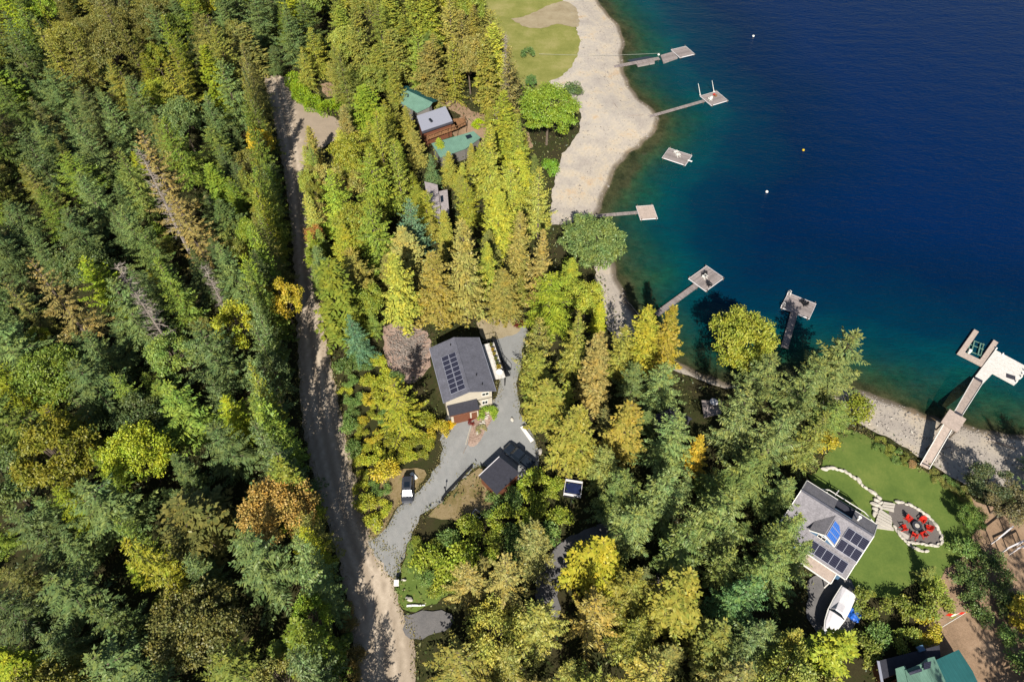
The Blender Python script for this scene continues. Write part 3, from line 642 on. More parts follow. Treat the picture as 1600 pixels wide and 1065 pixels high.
x, y = loc(c, a, 6.3, -1.3); r = root('patio_table', 'white round table at the lower end of the white deck', 'table', (x, y, 2.81)); MB().cyl(0, 0, .68, .74, .6, 18).build('tabletop', 'white', r); MB().cyl(0, 0, 0, .68, .06, 8).build('leg', 'dark', r)
# yellow bin at the garage corner
# ---- the lake house
A2 = math.atan2(-.645, .76); c2 = up(1255.7, 767.5, 7)
h2 = root('lake_house', 'grey shingled lake house with blue dormer and many solar panels above the lawn', 'house', (c2[0], c2[1], 0), A2)
LX = 10.6
b = MB(); b.box(.1, LX-.4, -5.6, 2.8, -.2, 3.3); b.box(.1, LX-.4, -3.6, 2.8, 3.3, 4.9)
for xx in (.1, LX-.52): b.hexa([(xx, -3.9, 4.85), (xx, 2.7, 4.95), (xx, 0, 6.75)], [(xx+.12, -3.9, 4.85), (xx+.12, 2.7, 4.95), (xx+.12, 0, 6.75)])
b.build('wall', 'bluewall', h2)
b = MB()
b.slab([(-.3, -4.3, 4.85), (LX, -4.3, 4.85), (LX, 0, 7), (-.3, 0, 7)], .16)
b.slab([(-.3, 0, 7), (4.6, 0, 7), (4.6, 3.3, 5.1), (-.3, 3.3, 5.1)], .16); b.slab([(7.3, 0, 7), (LX, 0, 7), (LX, 3.3, 5.1), (7.3, 3.3, 5.1)], .16)
b.slab([(4.6, 0, 7), (7.3, 0, 7), (7.3, .7, 6.6), (4.6, .7, 6.6)], .16)
b.slab([(3.3, -6.5, 3.7), (LX, -6.5, 3.7), (LX, -4.2, 4.6), (3.3, -4.2, 4.6)], .14); b.slab([(-.3, -6.5, 3.7), (3.28, -6.5, 3.7), (3.28, -4.2, 4.6), (-.3, -4.2, 4.6)], .14)
rf2 = b.build('roof', 'shingle2', h2)
b = MB(); b.beam((-.3, 0, 7.03), (LX, 0, 7.03), .35, .06); b.build('ridge_cap', 'shingle', rf2)
b = MB()
for s_, (ya_, za_, yb_, zb_) in enumerate(((-6.5, 3.63, -4.2, 4.53), (-4.3, 4.78, 0, 6.93), (0, 6.93, 3.3, 5.03))):
    for xx in (-.36, LX+.06): b.beam((xx, ya_, za_), (xx, yb_, zb_), .1, .2)
b.beam((-.3, -6.55, 3.62), (LX, -6.55, 3.62), .1, .14); b.beam((-.3, 3.36, 5.0), (4.6, 3.36, 5.0), .1, .16); b.beam((7.3, 3.36, 5.0), (LX, 3.36, 5.0), .1, .16); b.build('trim', 'white', rf2)
s1 = (7-4.85)/4.3; t1 = math.atan(s1)
for i in range(3):
    for j in range(2):
        y = -1.55-j*1.72; add_panel(rf2, 7.95+i*1.06, y, 7+y*s1+.09, t1, 0, 1.0, 1.62/math.cos(0)*.96, PAN)
s2 = .9/2.3; t2 = math.atan(s2)
for i in range(5): add_panel(rf2, 5.0+i*1.09, -5.4, 4.6-(1.2)*s2+.1, t2, 0, 1.02, 1.6, PAN)
# dormer: ridge runs towards the drive, blue panels on its lake-side slope
dx0, dx1, dr, dzr, dze, dyf = 3.35, 7.15, 5.25, 6.85, 5.75, -4.0
b = MB(); b.slab([(dx0, dyf-.25, dze), (dr, dyf-.25, dzr), (dr, -.35, dzr), (dx0, -2.4, dze)], .12); b.slab([(dr, dyf-.25, dzr), (dx1, dyf-.25, dze), (dx1, -2.4, dze), (dr, -.35, dzr)], .12); dm = b.build('dormer_roof', 'shingle2', h2)
b = MB(); b.hexa([(dx0+.2, dyf, 4.5), (dx1-.2, dyf, 4.5), (dx1-.2, dyf, dze-.05), (dr, dyf, dzr-.2), (dx0+.2, dyf, dze-.05)], [(dx0+.2, -2.6, 4.9), (dx1-.2, -2.6, 4.9), (dx1-.2, -2.6, dze-.05), (dr, -2.6, dzr-.2), (dx0+.2, -2.6, dze-.05)]); b.build('dormer_wall', 'bluewall', h2)
b = MB(); b.beam((dx0, dyf-.3, dze-.05), (dr, dyf-.3, dzr-.02), .08, .22); b.beam((dr, dyf-.3, dzr-.02), (dx1, dyf-.3, dze-.05), .08, .22); b.beam((dx1+.04, dyf-.3, dze-.03), (dx1+.04, -2.4, dze-.03), .1, .14); b.build('trim', 'white', dm)
td = math.atan((dzr-dze)/(dx1-dr))
for j in range(3): add_panel(dm, (dr+dx1)/2+.05, dyf+.35+j*.98, (dzr+dze)/2+.06, 0, td, 1.75, .88, PANB)
win(h2, dr, dyf, 5.5, 1.1, .7, 'y-')
# recess with tall blue windows on the lake side, balcony and white railing
b = MB(); b.box(4.65, 7.25, .75, .85, 4.95, 6.5); b.build('recess_wall', 'bluewall', h2)
for k in range(3): o = MB().box(4.8+k*.82, 5.5+k*.82, .85, .93, 5.0, 6.3).build('window', 'white', h2); MB().box(4.86+k*.82, 5.44+k*.82, .93, .96, 5.06, 6.24).build('pane', 'solarblue', o)
MB().box(4.6, 7.3, .86, 3.4, 4.86, 4.95).build('recess_floor', 'darkroof', h2)
MB().box(1.5, LX, 2.82, 5.0, 2.6, 2.75).build('balcony', 'darkroof', h2)
b = MB()
for p_, q_ in (((1.5, 4.0), (3.0, 5.0)), ((3.0, 5.0), (8.6, 5.0)), ((8.6, 5.0), (LX, 4.2))):
    b.beam((*p_, 3.7), (*q_, 3.7), .1, .08); b.beam((*p_, 2.9), (*q_, 2.9), .05); n_ = 5
    for k in range(n_+1): f_ = k/n_; b.beam((p_[0]+(q_[0]-p_[0])*f_, p_[1]+(q_[1]-p_[1])*f_, 2.75), (p_[0]+(q_[0]-p_[0])*f_, p_[1]+(q_[1]-p_[1])*f_, 3.7), .05)
b.build('railing', 'white', h2)
for xx in (1.6, 4.6, 7.6, LX-.1): MB().box(xx-.07, xx+.07, 4.8 if 3 < xx < 9 else 4.0, 4.94 if 3 < xx < 9 else 4.14, -.2, 2.6).build('balcony_post', 'white', h2)
b = MB(); b.slab([(4.9, -7.7, 2.45), (9.4, -7.7, 2.45), (9.4, -5.65, 2.75), (4.9, -5.65, 2.75)], .1); pc = b.build('porch_roof', 'tan', h2)
b = MB(); b.beam((4.85, -7.76, 2.42), (9.45, -7.76, 2.42), .12, .18); b.beam((9.46, -7.7, 2.42), (9.46, -5.65, 2.7), .12, .18); b.build('trim', 'white', pc)
for xx in (5.0, 9.3): MB().box(xx-.07, xx+.07, -7.6, -7.46, -.2, 2.35).build('porch_post', 'white', h2)
for yy in (-4.2, -1, 1.5): o = MB().box(LX-.4, LX-.32, yy-.5, yy+.5, 1.1, 2.3).build('window', 'white', h2); MB().box(LX-.32, LX-.3, yy-.42, yy+.42, 1.18, 2.22).build('pane', 'glass', o)
MB().box(6.2, 8.2, -5.68, -5.6, 0, 2.1).build('door', 'white', h2)
b = MB(); b.cyl(8.0, 1.4, 6.1, 7.1, .16, 10); b.cyl(8.0, 1.4, 7.1, 7.2, .24, 10); b.build('chimney_pipe', 'white', rf2)
# ---- boulders, steps, patio
PATIO = [(1396, 789), (1408, 785), (1422, 790), (1440, 801), (1455, 813), (1466, 828), (1470, 842), (1462, 850), (1445, 848), (1425, 848), (1412, 843), (1402, 831), (1394, 815), (1388, 800)]
PT = [upg(*p) for p in PATIO]
sheet('patio', PATIO, 'patio', .05, jit=.05, res=1.)
g0 = np.random.default_rng(3)
def boulder_mesh(seed):
    g = np.random.default_rng(seed); import bmesh
    bm = bmesh.new(); bmesh.ops.create_icosphere(bm, subdivisions=2, radius=.5)
    k = g.normal(0, 1, (5, 3)); k /= np.linalg.norm(k, axis=1, keepdims=True); kd = g.uniform(.3, .42, 5)
    for v in bm.verts:
        p = np.array(v.co)
        for q, d_ in zip(k, kd):
            e = p@q-d_
            if e > 0: p = p-q*e
        p = p*(1+g.normal(0, .03)); v.co = p*np.array([1.15, .9, .75])
    me = bpy.data.meshes.new('boulder'); bm.to_mesh(me); bm.free(); me.materials.append(M['rock']); return me
BM = [boulder_mesh(s) for s in range(6)]
def boulder(x, y, s, lab, grp, z=None, rz=None):
    o = bpy.data.objects.new('boulder', BM[g0.integers(6)]); C.objects.link(o); z = float(land_h(np.array([x]), np.array([y]))[0]) if z is None else z
    o.location = (x, y, z+s*.26); o.rotation_euler = (g0.normal(0, .15), g0.normal(0, .15), g0.uniform(0, 6.3) if rz is None else rz+g0.normal(0, .15)); o.scale = (s*g0.uniform(1.2, 1.6), s*g0.uniform(.75, 1.05), s*g0.uniform(.7, 1.)); tag(o, lab, 'boulder', grp)
def row(pts, step, s0, s1, lab, grp, closed=False):
    P = catmull(pts+([pts[0]] if closed else []), 4); acc = 0
    for p, q in zip(P[:-1], P[1:]):
        L = math.dist(p, q)
        while acc < L: f_ = acc/L; boulder(p[0]+(q[0]-p[0])*f_+g0.normal(0, .06), p[1]+(q[1]-p[1])*f_+g0.normal(0, .06), g0.uniform(s0, s1), lab, grp, None, math.atan2(q[1]-p[1], q[0]-p[0])); acc += step*g0.uniform(.85, 1.15)
        acc -= L
row([upg(*p) for p in [(1286, 732), (1300, 732), (1316, 736), (1330, 743), (1341, 752), (1352, 762), (1364, 770), (1373, 778)]], .74, .62, .95, 'pale boulder in the curved row dividing the lawn above the lake house', 'boulders of the curved lawn row')
for u, v in ((1369, 782), (1375, 786), (1367, 789), (1374, 792), (1368, 796), (1372, 801), (1366, 803)):
    x, y = upg(u, v); boulder(x, y, g0.uniform(.7, 1.), 'pale boulder heaped between the curved lawn row and the steps', 'boulders heaped by the steps')
row([upg(*p) for p in [(1402, 785), (1412, 786), (1424, 790), (1440, 800), (1455, 812), (1467, 828), (1471, 842), (1464, 852), (1447, 851), (1428, 848), (1414, 845), (1403, 832), (1396, 821)]], .62, .5, .78, 'pale boulder in the ring round the fire pit patio', 'boulders ringing the patio')
row([upg(*p) for p in [(1420, 852), (1432, 858), (1444, 862), (1452, 861)]], .66, .5, .7, 'pale boulder in the short lower row outside the patio ring', 'boulders of the lower patio row')
st = root('stone_steps', 'fan of pale stone steps leading down from the lake house to the patio', 'steps', (*upg(1383, 812), 0)); sx, sy = st.location.x, st.location.y
hub = upg(1366, 803)
for k, (u0, v0, u1, v1, u2, v2, u3, v3) in enumerate(((1371, 800, 1373, 797, 1389, 808, 1391, 812), (1370, 804, 1371, 801, 1391, 813, 1392, 816), (1369, 808, 1370, 805, 1392, 817, 1392, 820), (1368, 812, 1369, 809, 1392, 821, 1392, 824), (1367, 817, 1368, 813, 1391, 823, 1391, 827), (1367, 825, 1367, 819, 1395, 824, 1396, 829))):
    P_ = [upg(*q) for q in ((u0, v0), (u1, v1), (u2, v2), (u3, v3))]; MB().prism([(p[0]-sx, p[1]-sy) for p in P_], 0, .62-k*.08).build('step', 'concrete', st, bevel=.02)
st = root('stone_steps', 'short flight of pale steps climbing from the patio to the upper lawn', 'steps', (*upg(1388, 789), 0)); sx, sy = st.location.x, st.location.y
for k, q4 in enumerate((((1379, 785), (1397, 788), (1397, 790), (1378, 788)), ((1378, 789), (1397, 791), (1396, 794), (1377, 791)), ((1377, 792), (1396, 795), (1396, 800), (1375, 794)))):
    P_ = [upg(*q) for q in q4]; MB().prism([(p[0]-sx, p[1]-sy) for p in P_], 0, .45-k*.12).build('step', 'concrete', st, bevel=.02)
fx, fy = upg(1430.7, 823)
fp = root('fire_pit', 'round dark fire pit with a pale centre in the middle of the patio', 'fire pit', (fx, fy, .05)); MB().cyl(0, 0, 0, .45, .62, 20).build('bowl', 'dark', fp); MB().cyl(0, 0, .45, .5, .36, 16).build('burner', 'concrete', fp)
b = MB()
for k in range(20):
    a_ = 2*math.pi*k/20; a1 = 2*math.pi*(k+1)/20
    b.hexa([(.45*math.cos(a_), .45*math.sin(a_), .45), (.72*math.cos(a_), .72*math.sin(a_), .45), (.72*math.cos(a1), .72*math.sin(a1), .45), (.45*math.cos(a1), .45*math.sin(a1), .45)], [(.45*math.cos(a_), .45*math.sin(a_), .54), (.72*math.cos(a_), .72*math.sin(a_), .54), (.72*math.cos(a1), .72*math.sin(a1), .54), (.45*math.cos(a1), .45*math.sin(a1), .54)])
b.build('rim', 'darkroof', fp)
def adirondack(name, mat, lab, x, y, rz, z=.05, group=None, cat='chair'):     # faces +y
    r = root(name, lab, cat, (x, y, z), rz, group); b = MB()
    for k in range(5): b.hexa([(-.3, -.1+k*.12, .3+k*.022), (.3, -.1+k*.12, .3+k*.022), (.3, k*.12, .32+k*.022), (-.3, k*.12, .32+k*.022)], [(-.3, -.1+k*.12, .33+k*.022), (.3, -.1+k*.12, .33+k*.022), (.3, k*.12, .35+k*.022), (-.3, k*.12, .35+k*.022)])
    b.build('seat', mat, r); b = MB()
    for k in range(7):
        xx = (k-3)*.095; hh = 1.05-.025*(k-3)**2; b.beam((xx*.85, -.08, .3), (xx*1.2, -.08-.38*hh/1.05, hh), .085, .03)
    b.beam((-.3, -.32, .78), (.3, -.32, .78), .06, .05); b.build('backrest', mat, r)
    for s_ in (-1, 1):
        MB().hexa([(s_*.32, -.35, .56), (s_*.46, -.35, .56), (s_*.47, .5, .58), (s_*.32, .5, .58)], [(s_*.32, -.35, .6), (s_*.46, -.35, .6), (s_*.47, .5, .62), (s_*.32, .5, .62)]).build('armrest', mat, r)
        MB().beam((s_*.36, .42, 0), (s_*.36, .42, .58), .06, .1).build('leg', mat, r); MB().beam((s_*.33, -.5, 0), (s_*.33, .4, .38), .05, .12).build('leg', mat, r)
    return r
ch = None
for (u, v, lab) in ((1420.9, 810.5, 'red chair up and left of the fire pit'), (1441, 812.5, 'red chair up and right of the fire pit'), (1450.5, 824.5, 'red chair at the far right of the fire pit'), (1443, 833.5, 'red chair down and right of the fire pit'), (1429.4, 835, 'red chair straight below the fire pit'), (1414.5, 824, 'red chair left of the fire pit nearest the steps')):
    x, y = up(u, v, .45); x, y = fx+(x-fx)*1.12, fy+(y-fy)*1.12; rz = math.atan2(fy-y, fx-x)-math.pi/2
    if ch is None: ch = adirondack('garden_chair', 'red', lab, x, y, rz, group='red chairs around the fire pit'); ch.scale = (.98,)*3
    else: copy_tree(ch, (x, y, .05), rz, lab, 'red chairs around the fire pit')
x, y = upg(1412, 836); r = root('doormat', 'flat grey mat on the lower left part of the patio', 'mat', (x, y, .06), -.6); MB().box(-.7, .7, -.4, .4, 0, .03).build('mat', 'concrete', r)
# ---- docks
def dock(label, plat, walk, ww, mat='dock_y', pz=W+.42, extra=None, name='floating_dock'):
    c_, a_, w_, l_ = frame(plat, pz); r = root(name, label, 'dock', (c_[0], c_[1], 0), a_, 'docks along the shore')
    b = MB(); b.box(-w_/2, w_/2, -l_/2, l_/2, pz-.1, pz); b.build('platform', mat, r)
    b = MB(); b.box(-w_/2+.15, w_/2-.15, -l_/2+.15, l_/2-.15, W-.25, pz-.1); b.build('float', 'float', r)
    b = MB(); e = .05
    for q in ((-w_/2-.06, -w_/2, -l_/2-.06, l_/2+.06), (w_/2, w_/2+.06, -l_/2-.06, l_/2+.06), (-w_/2, w_/2, -l_/2-.06, -l_/2), (-w_/2, w_/2, l_/2, l_/2+.06)): b.box(*q, pz-.16, pz+.03)
    b.build('edge_board', 'canvas', r)
    for sx_, sy_ in ((-1, -1), (1, -1), (1, 1), (-1, 1)): MB().cyl(sx_*(w_/2-.25), sy_*(l_/2-.1)+sy_*.24, W-1.5, pz+.35, .08, 8).build('pile', 'bark', r)
    if walk:
        p0, p1 = up(*walk[0], pz-.03), up(*walk[1], pz-.03); ca, sa = math.cos(-a_), math.sin(-a_)
        L = [((p[0]-c_[0])*ca-(p[1]-c_[1])*sa, (p[0]-c_[0])*sa+(p[1]-c_[1])*ca) for p in (p0, p1)]
        L_ = math.dist(*L); o = MB().box(-L_/2, L_/2, -ww/2, ww/2, -.08, 0)
        for yy in (-ww/2, ww/2-.08): o.box(-L_/2, L_/2, yy, yy+.08, .001, .06)
        o = o.build('walkway', 'dock', r, (((L[0][0]+L[1][0])/2, (L[0][1]+L[1][1])/2, pz-.03)), math.atan2(L[1][1]-L[0][1], L[1][0]-L[0][0]))
        o.rotation_euler[1] = -.02
        b = MB(); n_ = max(2, int(L_/3.5))
        for k in range(n_):
            xx = -L_/2+.5+k*(L_-1)/(n_-1); b.box(xx-.05, xx+.05, -ww/2-.06, ww/2+.06, -.18, -.09); b.cyl(xx, -ww/2, -2, .1, .05, 6); b.cyl(xx, ww/2, -2, .1, .05, 6)
        b.build('bearer', 'bark', o)
    return r, c_, a_, w_, l_
px_ = lambda z, s, ox, oy, *pts: [(ox+x/s, oy+y/s) for x, y in pts]
d1, c_, a_, w_, l_ = dock('long grey dock of staggered sections nearest the top of the photo', px_(0, 5.324, 940, 60, (583, 95), (700, 65), (772, 130), (650, 162)), ((951, 105), (1030, 92)), 1.3)
def local_box(r, c_, a_, pts, z0, z1, name, mat):
    ca, sa = math.cos(-a_), math.sin(-a_); L = [((p[0]-c_[0])*ca-(p[1]-c_[1])*sa, (p[0]-c_[0])*sa+(p[1]-c_[1])*ca) for p in [up(*q, z1) for q in pts]]
    return MB().prism(L, z0, z1).build(name, mat, r)
local_box(d1, c_, a_, px_(0, 5.324, 940, 60, (490, 140), (590, 110), (635, 160), (515, 203)), W-.1, W+.38, 'platform', 'dock_y')
local_box(d1, c_, a_, px_(0, 5.324, 940, 60, (290, 215), (440, 178), (442, 205), (302, 232)), W-.1, W+.3, 'platform', 'dock_y')
local_box(d1, c_, a_, px_(0, 5.324, 940, 60, (215, 180), (380, 150), (430, 158), (270, 205)), W-.1, W+.12, 'platform', 'float')
d2, c_, a_, w_, l_ = dock('dock with two leaning white poles and a narrow plank walkway', px_(0, 5.324, 940, 60, (822, 478), (958, 441), (1050, 515), (912, 560)), ((1012, 182), (1100, 158.5)), .95)
for sgn, (u, v, u1, v1) in enumerate(((1094.2, 148.5, 1091, 130.5), (1115.6, 143.2, 1112.6, 126))):
    p0 = up(u, v, W+.4); x, y = up(u1, v1, W+3.6); r = root('mooring_pole', ('white pole at the left corner of the dock with the plank walkway', 'white pole at the top corner of the dock with the plank walkway')[sgn], 'pole', (p0[0], p0[1], W+.4), group='white mooring poles')
    MB().tube([(0, 0, 0), ((x-p0[0])*.5, (y-p0[1])*.5, 1.6), (x-p0[0], y-p0[1], 3.2)], [.08, .07, .05], 8).build('shaft', 'white', r); MB().box(-.2, .2, -.2, .2, 0, .06).build('base', 'white', r)
d3, c_, a_, w_, l_ = dock('free floating grey raft with two small white chairs', px_(0, 5.324, 940, 60, (565, 915), (750, 972), (700, 1055), (500, 990)), None, 1, name='swim_raft'); d3['group'] = 'docks along the shore'
MB().box(w_/2-.2, w_/2+.9, -.3, .1, W+.43, W+.5).build('diving_board', 'white', d3)
d4, c_, a_, w_, l_ = dock('dock with a pale square platform on a straight plank walkway off the upper beach', px_(0, 3.945, 800, 270, (765, 207), (868, 200), (897, 280), (792, 287)), ((916, 338), (996, 332.5)), .9, 'tan')
d5, c_, a_, w_, l_ = dock('square grey dock turned like a diamond with a gangway into the golden cedars', px_(0, 3.945, 800, 270, (1090, 650), (1200, 575), (1305, 645), (1195, 730)), ((1025.6, 490.5), (1088, 446)), 1.2)
c5 = (c_, a_)
d6, c_, a_, w_, l_ = dock('grey planked dock with black chairs behind the broad yellow green maple', px_(0, 3.945, 1200, 400, (130, 230), (293, 293), (258, 385), (75, 315)), ((1226, 543), (1241, 488)), 1.3)
c6 = (c_, a_, w_, l_)
b = MB()
for yy in (-l_/2+.4, l_/2-.3):
    for xx in (-.25, .25): b.tube([(-w_/2-.05+0, yy+xx, W-.6), (-w_/2-.1, yy+xx, W+1.0), (-w_/2+.15, yy+xx, W+1.35), (-w_/2+.45, yy+xx, W+1.2), (-w_/2+.5, yy+xx, W+.42)], [.04]*5, 6)
b.build('ladder', 'white', d6)
# the big dock: ramp, raised square landing, gangway, white float with boat slip
Z4 = lambda *pts: px_(0, 4.437, 1430, 500, *pts)
d7 = root('pier', 'long tan pier with raised landing, white platform and U shaped boat slip', 'dock', (*up(1497, 655, .9), 0), 0, 'docks along the shore'); o7 = (d7.location.x, d7.location.y)
def p7(pts, z, th, name, mat, zs=None, parent=None):
    P_ = []
    for k, q in enumerate(pts):
        zz = zs[k] if zs else z; x, y = up(*q, zz); P_.append((x-o7[0], y-o7[1], zz))
    return MB().slab(P_, th).build(name, mat, parent or d7)
def planked(pts, z, th, name, mat, zs=None):      # local axes along the deck so the boards run across it
    P_ = [Vector((*up(*q, zs[k] if zs else z), zs[k] if zs else z)) for k, q in enumerate(pts)]
    e = (P_[1]-P_[0]); ang = math.atan2(e.y, e.x); c0 = sum(P_, Vector())/len(P_); ca, sa = math.cos(-ang), math.sin(-ang)
    L = [((p.x-c0.x)*ca-(p.y-c0.y)*sa, (p.x-c0.x)*sa+(p.y-c0.y)*ca, p.z-c0.z) for p in P_]
    return MB().slab(L, th).build(name, mat, d7, (c0.x-o7[0], c0.y-o7[1], c0.z), ang)
planked(Z4((35, 1000), (197, 722), (252, 762), (97, 1030)), 0, .2, 'ramp', 'tan', zs=[.35, 1.85, 1.85, .35])
planked(Z4((180, 705), (240, 615), (355, 685), (295, 775)), 1.95, .22, 'landing', 'tan')
planked(Z4((275, 628), (405, 400), (470, 432), (325, 662)), 0, .14, 'gangway', 'tan', zs=[1.85, W+.6, W+.6, 1.85])
planked(Z4((415, 390), (555, 205), (790, 330), (690, 447), (540, 366), (470, 440)), W+.45, .3, 'white_platform', 'whitedeck')
planked(Z4((410, 62), (442, 80), (345, 222), (450, 272), (545, 135), (577, 155), (463, 318), (292, 230)), W+.45, .3, 'boat_slip', 'tan')
def edge7(a_, b_, z, name, mat, w=.1, h=.12, za=None, zb=None):
    za = z if za is None else za; zb = z if zb is None else zb
    p, q = up(*a_, za), up(*b_, zb); MB().beam((p[0]-o7[0], p[1]-o7[1], za), (q[0]-o7[0], q[1]-o7[1], zb), w, h).build(name, mat, d7)
q = Z4((35, 1000), (197, 722), (252, 762), (97, 1030), (275, 628), (405, 400), (470, 432), (325, 662))
edge7(q[0], q[1], 0, 'kerb_rail', 'white', za=.42, zb=1.92); edge7(q[3], q[2], 0, 'kerb_rail', 'white', za=.42, zb=1.92); edge7(q[4], q[5], 0, 'kerb_rail', 'white', za=1.93, zb=W+.66); edge7(q[7], q[6], 0, 'kerb_rail', 'white', za=1.93, zb=W+.66)
planked(Z4((45, 990), (57, 975), (105, 1003), (97, 1015)), .45, .04, 'ramp_plate', 'darkroof'); planked(Z4((412, 405), (424, 393), (470, 418), (462, 434)), W+.66, .05, 'ramp_plate', 'darkroof'); planked(Z4((272, 640), (282, 626), (332, 655), (322, 666)), 2.0, .04, 'ramp_plate', 'darkroof')
b = MB()
for q in Z4((195, 705), (240, 628), (340, 686), (292, 760), (120, 850), (165, 880)): x, y = up(*q, 1.7); MB().cyl(x-o7[0], y-o7[1], -3.5, 1.7 if q[1] < 672 else 1.0, .13, 8).build('pile', 'bark', d7)
x, y = up(*Z4((662, 392))[0], W+.46); r = root('deck_mat', 'small dark mat lying on the white platform of the pier', 'mat', (x, y, W+.46), -.45); MB().box(-.75, .75, -.5, .5, 0, .05).build('mat', 'darkroof', r, bevel=.01)
for q in Z4((755, 350), (745, 375), (735, 395), (700, 430), (605, 238), (560, 200)): x, y = up(*q, W+.5); MB().cyl(x-o7[0], y-o7[1], W-.2, W+.85, .12, 8).build('bumper', 'white', d7)
# submerged boat lift frame inside the slip
x, y = up(*Z4((420, 190))[0], W+.1); r = root('boat_lift', 'pale green metal boat lift frame inside the U shaped slip', 'boat lift', (x, y, 0), R(58)); b = MB()
for yy in (-1.1, 1.1): b.beam((-2.2, yy, W+.12), (1.8, yy, W+.12), .14, .1)
for xx in (-1.6, .2, 1.5): b.beam((xx, -1.3, W+.16), (xx, 1.3, W+.16), .14, .1)
b.build('frame', 'green', r); b = MB()
for yy in (-.55, .55): b.beam((-1.9, yy, W+.32), (1.4, yy, W+.32), .18, .12)
b.build('bunk', 'green', r); MB().cyl(-1.9, .9, W, W+.8, .28, 10).build('motor', 'white', r)
# chairs and things on the docks
wc = None
for lab, (cc, u, v, rz) in (('white chair on the free floating raft, upper one', (0, 1056, 240, .4)), ('white chair on the free floating raft, lower one', (0, 1059.5, 244.5, .4)), ('white lounge chair on the diamond shaped grey dock', (0, 1101, 434, .6)), ('white chair on the near corner of the dock with two poles', (0, 1109.5, 156.5, 2.))):
    x, y = up(u, v, W+.43)
    if wc is None: wc = adirondack('lawn_chair', 'white', lab, x, y, rz, W+.43, 'white chairs on the docks')
    else: copy_tree(wc, (x, y, W+.43), rz, lab, 'white chairs on the docks')
bc = adirondack('lawn_chair', 'dark', 'black chair on the grey dock behind the maple, left one', *up(1254, 473, W+.43), .5, W+.43, 'black chairs on the docks')
copy_tree(bc, (*up(1258, 477, W+.43), W+.43), 1.6, 'black chair on the grey dock behind the maple, right one', 'black chairs on the docks')
copy_tree(bc, (*up(1100.5, 430, W+.43), W+.43), 2.2, 'black chair at the middle of the diamond shaped grey dock', 'black chairs on the docks')
copy_tree(bc, (*up(1107.5, 446, W+.43), W+.43), 3.6, 'black chair near the lower corner of the diamond shaped grey dock', 'black chairs on the docks')
x, y = up(1118, 150.5, W+.43); r = root('fishing_crate', 'orange and green crates on the dock with two poles', 'crate', (x, y, W+.43), .4); MB().box(-.35, .35, -.25, .25, 0, .35).build('crate', 'wood', r, bevel=.02); MB().box(-.3, .3, .4, .9, 0, .3).build('lid', 'red', r, bevel=.02)
for u, v, lab in ((1177, 57, 'orange buoy far out on the lake near the top'), (1255, 235, 'pale yellow buoy in the middle of the open lake'), (1198, 300, 'pale buoy offshore from the square pale dock'), (1029, 86, 'small white buoy at the end of the grey rope')):
    x, y = up(u, v, W); r = root('buoy', lab, 'buoy', (x, y, W), group='mooring buoys'); b = MB(); n_ = 8
    b.loft([[(.33*math.sin(math.pi*(k+.001)/n_)*math.cos(t), .33*math.sin(math.pi*(k+.001)/n_)*math.sin(t), .1-.3*math.cos(math.pi*(k+.001)/n_)) for t in np.linspace(0, 2*math.pi, 13)[:-1]] for k in range(n_+1)]); b.build('float_ball', 'white' if u != 1255 else 'yellow', r, smooth=True); MB().cyl(0, 0, .38, .5, .05, 6).build('ring', 'dark', r)
pa, pb = up(842, 86, .6), up(1031, 85, W+.5); o = MB().tube([(pa[0]+(pb[0]-pa[0])*k/8, pa[1]+(pb[1]-pa[1])*k/8, .9+(W-.1)*k/8-.5*math.sin(math.pi*k/8)) for k in range(9)], [.035]*9, 5).build('mooring_rope', 'cable'); tag(o, 'thin pale rope stretched from the meadow to the topmost dock', 'rope')
pa, pb = up(960, 455, W+.15), up(1003, 498, W+.15); o = MB().tube([(pa[0], pa[1], W+.1), ((pa[0]+pb[0])/2+.6, (pa[1]+pb[1])/2, W+.12), (pb[0], pb[1], W+.1)], [.1]*3, 6).build('log_boom', 'deadwood'); tag(o, 'thin pale pole floating along the shaded shore left of the wooden gangway', 'log')
# ---- driftwood and logs
for u, v, L_, rz, rad, lab in ((1565, 694, 4.2, -.42, .2, 'long white log on the lower beach'), (962, 165, 2.4, 1.9, .09, 'thin driftwood stick on the upper beach'), (650, 946, 2.6, .02, .16, 'white log lying at the mouth of the shaded side road'), (990, 181, 5.0, .1, .12, 'pale log at the shore end of the plank walkway'), (728, 700, 2.2, 1.2, .07, 'pale stick lying on the grey driveway')):
    x, y = upg(u, v); z = float(land_h(np.array([x]), np.array([y]))[0])+rad*.8; o = MB().tube([(-L_/2, 0, 0), (-L_*.1, .06, .02), (L_*.2, 0, .03), (L_/2, .05, 0)], [rad, rad*.95, rad*.8, rad*.55], 8).build('log', 'deadwood' if u != 650 else 'white', None, (x, y, z), rz); tag(o, lab, 'log', 'single logs')
for u, v, s, lab in ((588, 812, .9, 'upper white boulder of the pair at the road junction verge'), (590, 823, 1.1, 'lower white boulder of the pair at the road junction verge'), (843, 707, 1.0, 'round white boulder near the parked pickup truck'), (838, 727, .9, 'white boulder between the pickup truck and the thicket'), (631, 906, .5, 'small white stone beside the roadside box'), (800, 656, .6, 'small white stone standing on the driveway'), (640, 936, .9, 'grey white boulder above the roadside log')):
    x, y = upg(u, v); boulder(x, y, s, lab, 'lone pale boulders', .03)
g1 = np.random.default_rng(8)
for k in range(70):
    u = g1.uniform(1345, 1600); v = np.interp(u, [1340, 1450, 1520, 1600], [640, 700, 735, 750])+g1.uniform(-22, 14)
    x, y = upg(u, v); boulder(x, y, g1.uniform(.15, .4), 'small loose stone on the lower beach', 'loose stones on the lower beach')
